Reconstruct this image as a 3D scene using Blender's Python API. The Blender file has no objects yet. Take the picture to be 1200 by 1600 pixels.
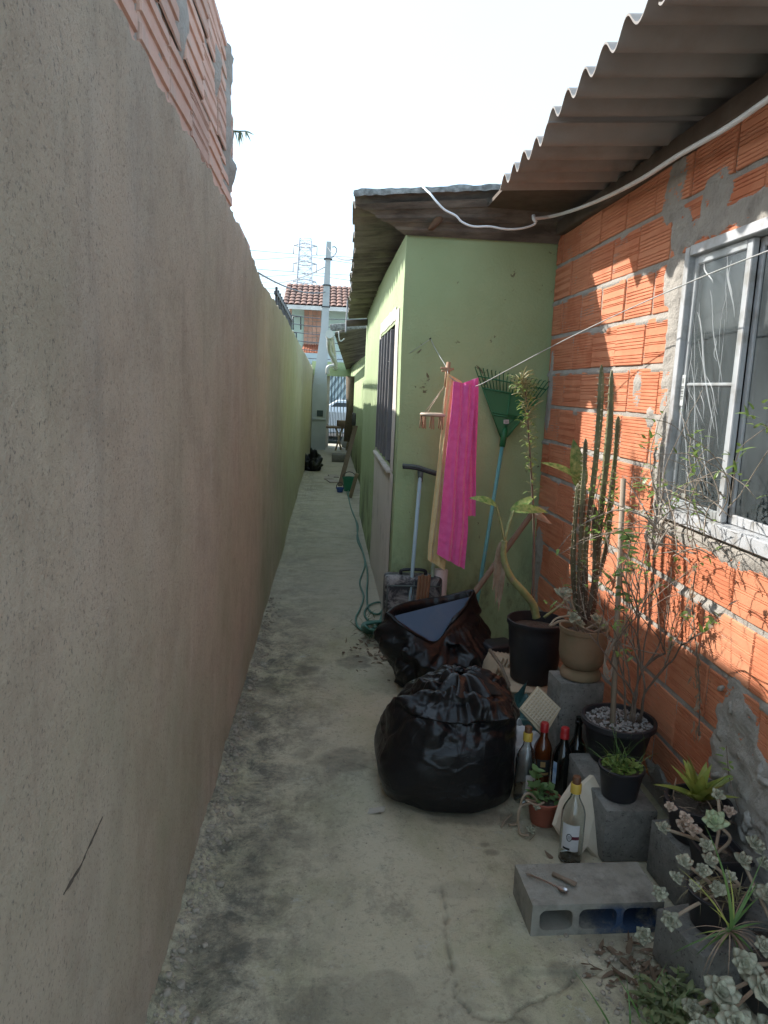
import bpy, bmesh, math, random
import numpy as np
from mathutils import Vector, Matrix
random.seed(7)
SC = bpy.context.scene
COL = SC.collection
rad = math.radians

# ------------------------------------------------------------------ camera
CAMH = 1.5607
YAW, PITCH, ROLL, FPX = 0.0804, 0.1635, 0.0438, 1175.8
_f = Vector((math.sin(YAW)*math.cos(PITCH), math.cos(YAW)*math.cos(PITCH), -math.sin(PITCH)))
_r = Vector((math.cos(YAW), -math.sin(YAW), 0)); _u = _r.cross(_f)
_r, _u = _r*math.cos(ROLL)+_u*math.sin(ROLL), _u*math.cos(ROLL)-_r*math.sin(ROLL)
CAM = Vector((0, 0, CAMH))
cd = bpy.data.cameras.new('camera'); cam = bpy.data.objects.new('camera', cd); COL.objects.link(cam)
cd.sensor_fit = 'VERTICAL'; cd.sensor_height = 36.0; cd.lens = FPX/1600*36
cd.clip_start = 0.02; cd.clip_end = 3000
cam.matrix_world = Matrix(((_r.x, _u.x, -_f.x, 0), (_r.y, _u.y, -_f.y, 0), (_r.z, _u.z, -_f.z, CAMH), (0, 0, 0, 1)))
SC.camera = cam

# ------------------------------------------------------------------ sky, sun, exposure
SUNTO = Vector((-1.0, 0.767, 0.87)).normalized()       # towards the sun
SUN_EL = math.asin(SUNTO.z); SUN_AZ = math.atan2(SUNTO.x, SUNTO.y)
w = bpy.data.worlds.new('World'); SC.world = w; w.use_nodes = True
nt = w.node_tree; nt.nodes.clear()
sky = nt.nodes.new('ShaderNodeTexSky'); sky.sky_type = 'NISHITA'; sky.sun_disc = False
sky.sun_elevation = SUN_EL; sky.sun_rotation = SUN_AZ; sky.air_density = 1.0; sky.dust_density = 2.0; sky.ozone_density = 1.0
bg = nt.nodes.new('ShaderNodeBackground'); bg.inputs['Strength'].default_value = 0.12
out = nt.nodes.new('ShaderNodeOutputWorld')
tc = nt.nodes.new('ShaderNodeTexCoord')
mp = nt.nodes.new('ShaderNodeMapping'); mp.inputs['Scale'].default_value = (1.0, 1.0, 2.6); mp.inputs['Location'].default_value = (3.1, 1.7, 0.4)
nz = nt.nodes.new('ShaderNodeTexNoise'); nz.inputs['Scale'].default_value = 2.9; nz.inputs['Detail'].default_value = 7; nz.inputs['Roughness'].default_value = 0.52
rp = nt.nodes.new('ShaderNodeValToRGB'); rp.color_ramp.elements[0].position = 0.36; rp.color_ramp.elements[1].position = 0.60
rp.color_ramp.elements[0].color = (.50, .50, .50, 1); rp.color_ramp.elements[1].color = (.88, .88, .88, 1)
mx = nt.nodes.new('ShaderNodeMixRGB'); mx.inputs['Color2'].default_value = (2.5, 3.35, 4.1, 1)
nt.links.new(tc.outputs['Generated'], mp.inputs['Vector']); nt.links.new(mp.outputs['Vector'], nz.inputs['Vector'])
nt.links.new(nz.outputs['Fac'], rp.inputs['Fac']); nt.links.new(rp.outputs['Color'], mx.inputs['Fac'])
nt.links.new(sky.outputs['Color'], mx.inputs['Color1']); nt.links.new(mx.outputs['Color'], bg.inputs['Color'])
nt.links.new(bg.outputs['Background'], out.inputs['Surface'])
sl = bpy.data.lights.new('sun', 'SUN'); sl.energy = 2.5; sl.angle = rad(0.8); sl.color = (1.0, 0.96, 0.90)
so = bpy.data.objects.new('sun', sl); COL.objects.link(so); so.location = (-4, 3, 8)
so.rotation_euler = (-SUNTO).to_track_quat('-Z', 'Y').to_euler()
SC.view_settings.view_transform = 'Standard'; SC.view_settings.look = 'None'
SC.view_settings.exposure = 1.74; SC.view_settings.gamma = 1.0; SC.view_settings.use_curve_mapping = False
SC.render.engine = 'CYCLES'
SC.cycles.use_denoising = True; SC.cycles.use_adaptive_sampling = True; SC.cycles.adaptive_threshold = 0.025
SC.cycles.max_bounces = 7; SC.cycles.diffuse_bounces = 4; SC.cycles.transparent_max_bounces = 12; SC.cycles.sample_clamp_indirect = 6

# ------------------------------------------------------------------ helpers: measuring
def _ray(x, y): return _r*((x-600)/FPX) - _u*((y-800)/FPX) + _f
def GR(x, y, z=0.0): d = _ray(x, y); return CAM + d*((z-CAMH)/d.z)
def AX(x, y, c): d = _ray(x, y); return CAM + d*(c/d.x)
def AY(x, y, c): d = _ray(x, y); return CAM + d*(c/d.y)
def vn(x, y, seed=0):
    x = np.asarray(x, float); y = np.asarray(y, float)
    xi = np.floor(x).astype(np.int64); yi = np.floor(y).astype(np.int64); xf = x-xi; yf = y-yi
    def h(a, b):
        n = (a*374761393 + b*668265263 + seed*974634541) & 0x7fffffff
        n = ((n ^ (n >> 13))*1274126177) & 0x7fffffff
        return ((n ^ (n >> 16)) & 0xffff)/65535.0
    u = xf*xf*(3-2*xf); v = yf*yf*(3-2*yf)
    return (h(xi, yi)*(1-u)+h(xi+1, yi)*u)*(1-v) + (h(xi, yi+1)*(1-u)+h(xi+1, yi+1)*u)*v
def fbm(x, y, o=4, seed=0):
    s = 0; a = .5; t = 0
    for k in range(o):
        s = s + a*vn(np.asarray(x)*2**k, np.asarray(y)*2**k, seed+k*17); t += a; a *= .5
    return s/t

# ------------------------------------------------------------------ helpers: mesh
class MB:
    def __init__(s): s.v = []; s.f = []
    def add(s, vs, fs):
        o = len(s.v); s.v += [tuple(p) for p in vs]; s.f += [tuple(i+o for i in f) for f in fs]; return s
    def box(s, c, size, rz=0, rx=0, ry=0, bev=0.0, seg=1):
        bm = bmesh.new(); bmesh.ops.create_cube(bm, size=1)
        bmesh.ops.scale(bm, vec=size, verts=bm.verts)
        if bev > 0: bmesh.ops.bevel(bm, geom=bm.edges[:], offset=bev, segments=seg, profile=.6, affect='EDGES')
        M = Matrix.Translation(c) @ Matrix.Rotation(rz, 4, 'Z') @ Matrix.Rotation(ry, 4, 'Y') @ Matrix.Rotation(rx, 4, 'X')
        bm.verts.index_update()
        s.add([M @ v.co for v in bm.verts], [[v.index for v in f.verts] for f in bm.faces]); bm.free(); return s
    def tube(s, pts, r, n=8, cap=True, flat=1.0):
        pts = [Vector(p) for p in pts]; m = len(pts)
        rs = r if isinstance(r, (list, tuple)) else [r]*m
        t0 = (pts[1]-pts[0]).normalized(); a = Vector((0, 0, 1)) if abs(t0.z) < .9 else Vector((1, 0, 0))
        nrm = t0.cross(a).normalized(); vs = []
        for i in range(m):
            t = (pts[min(i+1, m-1)]-pts[max(i-1, 0)])
            t = t.normalized() if t.length > 1e-9 else t0
            nrm = (nrm - t*nrm.dot(t)); nrm = nrm.normalized() if nrm.length > 1e-6 else t.orthogonal().normalized()
            b = t.cross(nrm)
            for k in range(n):
                an = 2*math.pi*k/n; vs.append(pts[i]+(nrm*math.cos(an)+b*math.sin(an)*flat)*rs[i])
        fs = [(i*n+k, i*n+(k+1) % n, (i+1)*n+(k+1) % n, (i+1)*n+k) for i in range(m-1) for k in range(n)]
        if cap: fs += [tuple(range(n-1, -1, -1)), tuple((m-1)*n+k for k in range(n))]
        return s.add(vs, fs)
    def lathe(s, c, prof, n=32, M=None, wob=0, seed=0):
        c = Vector(c); vs = []; fs = []
        for j, (r, z) in enumerate(prof):
            for k in range(n):
                an = 2*math.pi*k/n
                rr = r*(1+wob*(vn(3*math.cos(an)+9, 3*math.sin(an)+z*20, seed)-.5)) if wob else r
                p = Vector((rr*math.cos(an), rr*math.sin(an), z))
                if M: p = M @ p
                vs.append(c+p)
        for j in range(len(prof)-1):
            for k in range(n): fs.append((j*n+k, j*n+(k+1) % n, (j+1)*n+(k+1) % n, (j+1)*n+k))
        if prof[0][0] > 1e-4: fs.append(tuple(range(n-1, -1, -1)))
        if prof[-1][0] > 1e-4: fs.append(tuple((len(prof)-1)*n+k for k in range(n)))
        return s.add(vs, fs)
    def grid(s, P):                     # P: array (m, n, 3)
        m, n = P.shape[:2]; o = len(s.v)
        s.v += [tuple(p) for p in P.reshape(-1, 3).tolist()]
        s.f += [(o+i*n+j, o+i*n+j+1, o+(i+1)*n+j+1, o+(i+1)*n+j) for i in range(m-1) for j in range(n-1)]
        return s
    def prism(s, poly, d):              # polygon of 3-D points, extruded by vector d
        n = len(poly); d = Vector(d); poly = [Vector(p) for p in poly]
        return s.add(poly+[p+d for p in poly], [tuple(range(n-1, -1, -1)), tuple(range(n, 2*n))]+[(i, (i+1) % n, n+(i+1) % n, n+i) for i in range(n)])
    def leaf(s, p, d, up, L, W, bend=0.3, fold=.25, n=6, tip=1.6, base=.15, twist=0):
        p = Vector(p); d = Vector(d).normalized(); up = Vector(up); up = (up-d*up.dot(d)).normalized()
        vs = []; fs = []; q = p.copy(); dd = d.copy()
        for i in range(n+1):
            t = i/n; wv = W*.5*(max(0, math.sin(math.pi*min(1, (t**(1/tip))*(1-base)+base)))**.8)
            if i == n: wv = W*.01
            sd = dd.cross(up).normalized(); un = sd.cross(dd).normalized()
            if twist: sd = Matrix.Rotation(twist*t, 3, dd) @ sd
            vs += [q-sd*wv+un*wv*fold, q, q+sd*wv+un*wv*fold]
            dd = (Matrix.Rotation(-bend/n, 3, sd) @ dd).normalized(); q = q+dd*(L/n)
        for i in range(n):
            a = i*3; fs += [(a, a+1, a+4, a+3), (a+1, a+2, a+5, a+4)]
        return s.add(vs, fs)
    def build(s, name, mat, parent=None, loc=None, smooth=True, kind=None, angle=None):
        o0 = Vector(loc) if loc is not None else (WL(parent) if parent else Vector((0, 0, 0)))
        me = bpy.data.meshes.new(name)
        me.from_pydata([(p[0]-o0.x, p[1]-o0.y, p[2]-o0.z) for p in s.v], [], s.f)
        me.materials.append(mat); me.validate()
        if smooth:
            me.polygons.foreach_set('use_smooth', [True]*len(me.polygons))
            if angle is not None: me.set_sharp_from_angle(angle=rad(angle))
        ob = bpy.data.objects.new(name, me); COL.objects.link(ob)
        if parent:
            ob.parent = parent
            ob.location = (o0-WL(parent)) if loc is not None else (0, 0, 0)
        elif loc is not None: ob.location = o0
        if kind: ob['kind'] = kind
        return ob
def WL(o):
    v = Vector((0, 0, 0))
    while o: v += o.location; o = o.parent
    return v
def tag(o, label=None, cat=None, group=None, kind=None):
    if label: o['label'] = label
    if cat: o['category'] = cat
    if group: o['group'] = group
    if kind: o['kind'] = kind
    return o
def thing(name, label, cat, loc, group=None):
    o = bpy.data.objects.new(name, None); COL.objects.link(o); o.location = loc; o.empty_display_size = .1
    return tag(o, label, cat, group)
def inst(name, me, parent, M):
    o = bpy.data.objects.new(name, me); COL.objects.link(o); o.parent = parent; o.matrix_basis = Matrix.Translation(-WL(parent)) @ M
    return o
def cat_(pts, k=8):
    P = [Vector(p) for p in pts]; P = [P[0]*2-P[1]]+P+[P[-1]*2-P[-2]]; o = []
    for i in range(1, len(P)-2):
        for j in range(k):
            t = j/k; a, b, c, d = P[i-1:i+3]
            o.append(.5*((2*b)+(c-a)*t+(2*a-5*b+4*c-d)*t*t+(3*b-a-3*c+d)*t**3))
    return o+[P[-2]]
def lerp(a, b, t): return a+(b-a)*t

# ------------------------------------------------------------------ helpers: materials
class NM:
    def __init__(s, name):
        s.m = bpy.data.materials.new(name); s.m.use_nodes = True; s.t = s.m.node_tree
        s.b = s.t.nodes['Principled BSDF']; s.out = s.t.nodes['Material Output']
    def n(s, ty, **kw):
        x = s.t.nodes.new(ty)
        for k, v in kw.items(): setattr(x, k, v)
        return x
    def put(s, sock, v):
        if isinstance(v, bpy.types.NodeSocket): s.t.links.new(v, sock)
        elif isinstance(v, (tuple, list)) and len(v) == 3 and sock.type == 'RGBA': sock.default_value = (*v, 1)
        else: sock.default_value = v
    def pos(s, world=False, scale=(1, 1, 1)):
        if world: o = s.n('ShaderNodeNewGeometry').outputs['Position']
        else: o = s.n('ShaderNodeTexCoord').outputs['Object']
        if scale != (1, 1, 1):
            m = s.n('ShaderNodeMapping'); m.inputs['Scale'].default_value = scale; s.put(m.inputs['Vector'], o); o = m.outputs['Vector']
        return o
    def noise(s, vec, sc, det=5, ro=.55, dist=0):
        x = s.n('ShaderNodeTexNoise'); s.put(x.inputs['Vector'], vec)
        x.inputs['Scale'].default_value = sc; x.inputs['Detail'].default_value = det; x.inputs['Roughness'].default_value = ro; x.inputs['Distortion'].default_value = dist
        return x.outputs['Fac']
    def vor(s, vec, sc, feat='F1'):
        x = s.n('ShaderNodeTexVoronoi', feature=feat); s.put(x.inputs['Vector'], vec); x.inputs['Scale'].default_value = sc
        return x.outputs['Distance']
    def ramp(s, fac, a, b, ca=0.0, cb=1.0):
        x = s.n('ShaderNodeMapRange'); s.put(x.inputs['Value'], fac)
        x.inputs['From Min'].default_value = a; x.inputs['From Max'].default_value = b; x.inputs['To Min'].default_value = ca; x.inputs['To Max'].default_value = cb
        return x.outputs['Result']
    def mix(s, fac, a, b, bl='MIX'):
        x = s.n('ShaderNodeMixRGB', blend_type=bl); s.put(x.inputs['Fac'], fac); s.put(x.inputs['Color1'], a); s.put(x.inputs['Color2'], b)
        return x.outputs['Color']
    def math(s, op, a, b=0.0):
        x = s.n('ShaderNodeMath', operation=op); s.put(x.inputs[0], a); s.put(x.inputs[1], b); return x.outputs[0]
    def xyz(s, v):
        x = s.n('ShaderNodeSeparateXYZ'); s.put(x.inputs[0], v); return x.outputs
    def bump(s, h, st=.3, d=.01, nrm=None):
        x = s.n('ShaderNodeBump'); s.put(x.inputs['Height'], h); x.inputs['Strength'].default_value = st; x.inputs['Distance'].default_value = d
        if nrm: s.put(x.inputs['Normal'], nrm)
        return x.outputs['Normal']
    def rnd(s): return s.n('ShaderNodeObjectInfo').outputs['Random']
    def fin(s, col, rough=.8, normal=None, **kw):
        s.put(s.b.inputs['Base Color'], col); s.put(s.b.inputs['Roughness'], rough)
        if normal: s.put(s.b.inputs['Normal'], normal)
        for k, v in kw.items(): s.put(s.b.inputs[k.replace('_', ' ')], v)
        return s.m
def mat(name, c1, c2=None, sc=6, rough=.7, bs=0, bst=.3, bd=.004, rv=0, world=False, dirt=None, dsc=3, dlo=.5, dhi=.7, damt=.8, **kw):
    n = NM(name); p = n.pos(world)
    col = n.mix(n.ramp(n.noise(p, sc, 6, .6), .3, .7), c1, c2 if c2 else tuple(x*.75 for x in c1))
    if dirt: col = n.mix(n.ramp(n.noise(p, dsc, 8, .65), dlo, dhi, 0, damt), col, dirt)
    if rv:
        hs = n.n('ShaderNodeHueSaturation'); n.put(hs.inputs['Value'], n.ramp(n.rnd(), 0, 1, 1-rv, 1+rv)); n.put(hs.inputs['Color'], col); col = hs.outputs['Color']
    nr = n.bump(n.noise(p, bs, 6, .6), bst, bd) if bs else None
    return n.fin(col, rough, nr, **kw)
def leafmat(name, c1, c2, sc=9, rough=.45, tr=.3, vein=False):
    n = NM(name); p = n.pos(); col = n.mix(n.ramp(n.noise(p, sc, 6, .65), .38, .62), c1, c2)
    hs = n.n('ShaderNodeHueSaturation'); n.put(hs.inputs['Value'], n.ramp(n.rnd(), 0, 1, .75, 1.25)); n.put(hs.inputs['Color'], col); col = hs.outputs['Color']
    n.fin(col, rough, n.bump(n.noise(p, 60, 3), .2, .003))
    tl = n.n('ShaderNodeBsdfTranslucent'); n.put(tl.inputs['Color'], col); ms = n.n('ShaderNodeMixShader'); ms.inputs[0].default_value = tr
    n.t.links.new(n.b.outputs[0], ms.inputs[1]); n.t.links.new(tl.outputs[0], ms.inputs[2]); n.t.links.new(ms.outputs[0], n.out.inputs['Surface'])
    return n.m

# ------------------------------------------------------------------ materials of the setting
XL, XR, XG, YC = -0.385, 1.333, 0.432, 4.58
def m_plaster():
    n = NM('render_grey_brown'); p = n.pos(True)
    ps = n.pos(True, (1, 1.6, .22)); pf = n.pos(True)
    col = n.mix(n.ramp(n.noise(p, 1.3, 5, .6), .3, .7), (.43, .335, .245), (.525, .42, .315))
    col = n.mix(n.ramp(n.noise(ps, 3.2, 7, .62), .50, .72, 0, .35), col, (.45, .395, .335))       # vertical wash
    col = n.mix(n.ramp(n.noise(ps, 5.1, 8, .7), .54, .74, 0, .38), col, (.19, .16, .12))      # rain streaks
    g = n.math('MULTIPLY', n.ramp(n.noise(n.pos(True, (1, .7, .6)), 1.9, 5, .6), .42, .68), n.ramp(n.xyz(p)[2], 2.3, .1, .15, .75))
    col = n.mix(g, col, (.27, .26, .155))                                                        # algae
    yf = n.ramp(n.xyz(p)[1], 4.2, 8.5)
    gm = n.math('MULTIPLY', yf, n.ramp(n.noise(ps, 2.2, 5, .6), .3, .6, .3, .75))
    col = n.mix(gm, col, (.385, .385, .26))                                                        # far stretch turns olive green
    col = n.mix(n.ramp(n.noise(pf, 4.5, 12, .82), .47, .64, 0, .42), col, (.27, .20, .14)); sp = n.noise(pf, 130, 3, .7)
    col = n.mix(n.ramp(sp, .56, .70, 0, .7), col, (.09, .08, .07))
    col = n.mix(n.ramp(n.noise(pf, 60, 5, .75), .62, .72, 0, .5), col, (.40, .36, .31))
    tw = n.noise(n.pos(True, (1, 1.6, .9)), 9, 8, .7, 2.2)
    nb = n.bump(n.math('ADD', n.math('ADD', n.noise(pf, 150, 6, .75), n.math('MULTIPLY', tw, 1.4)), n.math('MULTIPLY', n.noise(pf, 28, 4, .6), .8)), .8, .008)
    return n.fin(col, .93, nb)
def m_green():
    n = NM('green_wall_paint'); p = n.pos(True)
    col = n.mix(n.ramp(n.noise(p, 1.4, 5, .55), .3, .7), (.335, .425, .22), (.395, .485, .265))
    col = n.mix(n.ramp(n.noise(n.pos(True, (1, 1, .3)), 4, 7, .65), .56, .75, 0, .35), col, (.27, .29, .16))
    ch = n.ramp(n.noise(p, 9, 9, .68, .6), .645, .67)
    col = n.mix(n.math('MULTIPLY', ch, .85), col, (.13, .085, .05))                               # chips and scuffs
    z = n.xyz(p)[2]
    mo = n.math('MULTIPLY', n.ramp(n.noise(n.pos(True, (1, 1, .5)), 3.3, 8, .7), .46, .60), n.ramp(z, .75, .1))
    col = n.mix(mo, col, (.055, .058, .03))                                                       # mould at the foot
    nb = n.bump(n.math('ADD', n.math('ADD', n.noise(p, 70, 5, .65), n.math('MULTIPLY', n.noise(p, 7, 4, .6), 2.5)), n.math('MULTIPLY', ch, -1.2)), .5, .006)
    return n.fin(col, .8, nb)
def m_ground():
    n = NM('old_concrete'); p = n.pos(True); x, y, z = n.xyz(p)
    pl = n.pos(True, (1, .75, 1))
    col = n.mix(n.ramp(n.noise(pl, 1.6, 6, .6), .32, .68), (.475, .415, .28), (.57, .50, .36))
    col = n.mix(n.ramp(n.noise(pl, 2.4, 8, .68, .4), .48, .70, 0, .7), col, (.30, .29, .15))     # algae film
    col = n.mix(n.ramp(n.noise(pl, 3.7, 12, .80, .3), .51, .62, 0, .6), col, (.215, .185, .135))     # damp / mould
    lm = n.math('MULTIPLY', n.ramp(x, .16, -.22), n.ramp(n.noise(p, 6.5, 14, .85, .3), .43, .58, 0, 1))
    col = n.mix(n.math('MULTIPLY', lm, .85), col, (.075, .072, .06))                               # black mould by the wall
    col = n.mix(n.ramp(n.noise(p, 7.5, 14, .82), .57, .66, 0, .7), col, (.50, .48, .41))          # worn pale spots
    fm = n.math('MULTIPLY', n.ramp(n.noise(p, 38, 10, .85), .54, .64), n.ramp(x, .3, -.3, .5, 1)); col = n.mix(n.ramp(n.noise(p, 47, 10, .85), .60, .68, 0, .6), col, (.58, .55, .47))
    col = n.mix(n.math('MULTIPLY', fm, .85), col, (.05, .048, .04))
    far = n.ramp(y, 4.2, 5.6)
    col = n.mix(n.math('MULTIPLY', far, .55), col, (.48, .43, .35))
    st = n.noise(n.pos(True, (1.2, 2.6, 1)), 2.4, 10, .75, .8)
    col = n.mix(n.math('MULTIPLY', n.math('MULTIPLY', far, n.ramp(st, .50, .68)), .5), col, (.21, .185, .14))
    at = n.n('ShaderNodeAttribute', attribute_name='damp').outputs['Fac']
    col = n.mix(n.math('MULTIPLY', at, n.ramp(n.noise(p, 14, 8, .7), .3, .55, .45, .9)), col, (.115, .10, .072))
    ad = n.n('ShaderNodeAttribute', attribute_name='dirt').outputs['Fac']
    col = n.mix(ad, col, (.05, .044, .034))
    col = n.mix(n.ramp(n.noise(p, 55, 10, .85), .55, .66, 0, .5), col, (.15, .14, .11))
    vo = n.ramp(n.noise(p, 2.1, 4, .5, 1.5), .5, .7)
    nb = n.bump(n.math('ADD', n.noise(p, 90, 6, .72), n.math('MULTIPLY', n.noise(p, 320, 3, .7), .5)), .8, .008)
    return n.fin(col, n.ramp(vo, 0, 1, .85, .62), nb)
def m_brick():
    n = NM('hollow_clay_brick'); p = n.pos(); rn = n.rnd()
    pr = n.n('ShaderNodeVectorMath', operation='ADD'); n.put(pr.inputs[0], p)
    cm = n.n('ShaderNodeCombineXYZ'); n.put(cm.inputs[0], n.math('MULTIPLY', rn, 37)); n.put(cm.inputs[2], n.math('MULTIPLY', rn, 11)); n.put(pr.inputs[1], cm.outputs[0]); q = pr.outputs[0]
    col = n.mix(rn, (.50, .155, .068), (.62, .25, .13))
    col = n.mix(n.ramp(n.noise(q, 7, 5, .6), .4, .7, 0, .7), col, (.66, .285, .155))
    stv = n.n('ShaderNodeMapping'); stv.inputs['Scale'].default_value = (1, .12, 1.4); n.put(stv.inputs['Vector'], q)
    col = n.mix(n.ramp(n.noise(stv.outputs['Vector'], 30, 4, .6), .5, .66, 0, .35), col, (.40, .10, .045))
    col = n.mix(n.ramp(n.noise(q, 16, 8, .7), .63, .73, 0, .55), col, (.46, .30, .22))             # mortar dust
    col = n.mix(n.ramp(n.noise(q, 26, 8, .75), .63, .72, 0, .7), col, (.19, .085, .05))
    nb = n.bump(n.noise(q, 130, 5, .7), .4, .003)
    return n.fin(col, .9, nb)
M = {}
M['plaster'] = m_plaster(); M['green'] = m_green(); M['ground'] = m_ground(); M['brick'] = m_brick()
M['pbrick'] = mat('pale_clay_brick', (.55, .33, .25), (.62, .42, .335), 12, .9, 110, .4, .003, .14, dirt=(.40, .31, .26), dsc=9, dlo=.52, dhi=.72)
M['mortar'] = mat('cement_mortar', (.31, .285, .25), (.40, .37, .325), 14, .95, 90, .8, .008, world=True, dirt=(.16, .14, .12), dsc=6, dlo=.55, dhi=.75)
M['fibre'] = mat('fibre_cement_sheet', (.25, .228, .21), (.31, .285, .262), 5, .9, 120, .3, .003, world=True, dirt=(.19, .155, .13), dsc=3, dlo=.5, dhi=.75)
n = NM('old_mouldy_fibre_cement'); p = n.pos(True, (1, 5, 1))
c = n.mix(n.ramp(n.noise(p, 2.2, 7, .68), .38, .62), (.23, .20, .165), (.085, .072, .06))
c = n.mix(n.ramp(n.noise(n.pos(True), 3.1, 5, .6), .55, .7, 0, .6), c, (.26, .25, .17))
M['oldfibre'] = n.fin(c, .95, n.bump(n.noise(n.pos(True), 110, 5, .7), .5, .004))
M['lichen'] = mat('lichen_grey_edge', (.34, .34, .32), (.10, .095, .085), 34, .95, 120, .6, .004, world=True)
M['beam'] = mat('dark_weathered_wood', (.085, .062, .045), (.14, .105, .08), 9, .85, 60, .4, .004, world=True)
M['rot'] = mat('rotten_wood', (.20, .10, .05), (.10, .055, .03), 22, .9, 60, .7, .01)
n = NM('concrete_block'); p = n.pos()
c = n.mix(n.ramp(n.noise(p, 9, 8, .7), .35, .65), (.20, .192, .17), (.30, .287, .255))
c = n.mix(n.ramp(n.noise(p, 5, 10, .75), .46, .64, 0, .8), c, (.10, .093, .078))
c = n.mix(n.ramp(n.noise(p, 85, 5, .7), .58, .66, 0, .85), c, (.05, .047, .04)); c = n.mix(n.ramp(n.noise(p, 100, 5, .7), .62, .70, 0, .6), c, (.45, .43, .39))
M['block'] = n.fin(c, .95, n.bump(n.noise(p, 95, 8, .8), 1.0, .01))
n = NM('concrete_block_splashed_blue'); p = n.pos(); X_, Y_, Z_ = n.xyz(p)
c = n.mix(n.ramp(n.noise(p, 9, 6, .65), .35, .65), (.25, .232, .19), (.33, .31, .262))
c = n.mix(n.ramp(n.noise(p, 6, 9, .7), .46, .64, 0, .85), c, (.11, .10, .085))
bl = n.math('MULTIPLY', n.math('MULTIPLY', n.ramp(n.noise(p, 12, 7, .65), .42, .56), n.ramp(X_, -.06, .06)), n.math('MULTIPLY', n.ramp(Z_, .098, .078), n.ramp(Y_, .10, .0)))
c = n.mix(n.math('MULTIPLY', bl, .92), c, (.02, .055, .13))
M['blueblock'] = n.fin(c, .93, n.bump(n.noise(p, 120, 7, .75), .8, .007))
M['oldplaster'] = mat('bare_cement_band', (.58, .53, .47), (.66, .60, .54), 3, .9, 90, .35, .004, world=True, dirt=(.22, .20, .16), dsc=2.5, dlo=.55, dhi=.78)
M['alu'] = mat('white_aluminium', (.50, .51, .52), (.42, .43, .44), 8, .35, dirt=(.28, .26, .23), dsc=11, dlo=.48, dhi=.66)
M['darkmetal'] = mat('dark_steel', (.045, .045, .05), (.075, .07, .07), 8, .5, Metallic=.5)
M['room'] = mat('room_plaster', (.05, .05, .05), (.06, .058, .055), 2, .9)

# ------------------------------------------------------------------ ground
g = MB(); g.add([(-600, -300, -.06), (600, -300, -.06), (600, 900, -.06), (-600, 900, -.06)], [(0, 1, 2, 3)])
tag(g.build('ground', mat('street_earth', (.20, .19, .165), (.26, .25, .22), .5, .95, 8, .4, .01, world=True)), kind='structure')
def crackdist(Xa, Ya, pl):
    d = np.full(Xa.shape, 9.0)
    for (ax, ay), (bx, by) in zip(pl[:-1], pl[1:]):
        vx, vy = bx-ax, by-ay; L2 = vx*vx+vy*vy
        t = np.clip(((Xa-ax)*vx+(Ya-ay)*vy)/L2, 0, 1); d = np.minimum(d, np.hypot(Xa-ax-t*vx, Ya-ay-t*vy))
    return d
def gp(l): return [tuple(GR(*q).xy) for q in l]
CR = [gp([(690, 1385), (695, 1440), (706, 1500), (712, 1560), (745, 1592), (770, 1598), (800, 1585), (835, 1566), (880, 1545), (895, 1520), (905, 1508)]),
      gp([(706, 1500), (690, 1560), (680, 1640)]), gp([(545, 1192), (590, 1205), (625, 1222)]), gp([(905, 1508), (940, 1520), (975, 1500), (1010, 1480)])]
ys = np.concatenate([np.arange(-1.5, 1.35, .06), np.arange(1.35, 3.2, .008), np.arange(3.2, 5.2, .014), np.arange(5.2, 10, .05), np.arange(10, 20.6, .15)])
xs = np.arange(-.40, 1.345, .0095)
Xa, Ya = np.meshgrid(xs, ys)
Z = (fbm(Xa*1.3, Ya*1.3, 3, 2)-.5)*.022 + (fbm(Xa*9, Ya*9, 4, 5)-.5)*.004 + (vn(Xa*60, Ya*60, 8)-.5)*.0016
wob = (fbm(Xa*22, Ya*22, 3, 31)-.5)*.03
for k, pl in enumerate(CR):
    d = crackdist(Xa+wob, Ya-wob, pl); wdt = [.006, .003, .004, .005][k]
    Z -= np.clip(1-d/wdt, 0, 1)*[.012, .005, .006, .008][k]
brk = np.clip((.62+ (Xa-.62)*.55 - (Ya-1.05) + (fbm(Xa*8, Ya*8, 3, 77)-.5)*.22)*25, 0, 1)*(Xa > .42)
lo = np.clip((-(Ya-1.775)+(Xa-.55)*.16+(fbm(Xa*7, Ya*7, 3, 40)-.5)*.10)*40, 0, 1)*np.clip((Xa-.50)*12, 0, 1)
Z -= lo*.014                                                       # broken lower slab, bottom right
pit = np.clip((fbm(Xa*26, Ya*26, 3, 60)-.56)*6, 0, 1)*np.clip((-.08-Xa)*6, 0, 1)
Z -= pit*.007
# rough mortar haunch against the left wall
hn = np.clip(1-(Xa+.385)/(.05+.085*fbm(Ya*3, Ya*0, 3, 9)), 0, 1)
Z += hn*(.014+.075*fbm(Xa*34, Ya*34, 4, 12)*fbm(Xa*6, Ya*6, 2, 13))*np.clip((6-Ya)/3, .15, 1)
dirt = np.zeros_like(Z); damp = np.zeros_like(Z); wob2 = (fbm(Xa*9, Ya*9, 4, 71)-.5)
for k, pl in enumerate(CR): dirt = np.maximum(dirt, np.clip(1.25-crackdist(Xa+wob, Ya-wob, pl)/[.005, .003, .004, .005][k], 0, 1)*[.45, .3, .3, .4][k])
dirt = np.maximum(dirt, np.clip(4*lo*(1-lo), 0, 1)*.35*np.clip((fbm(Xa*18, Ya*18, 3, 5)-.35)*4, 0, 1))
def blob(px, py, rx, ry, amt, hard=3.):
    global damp
    c = GR(px, py); d = np.sqrt(((Xa-c.x)/rx)**2+((Ya-c.y)/ry)**2)+wob2*1.5; damp = np.maximum(damp, np.clip((1-d)*hard, 0, 1)*amt)
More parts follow.
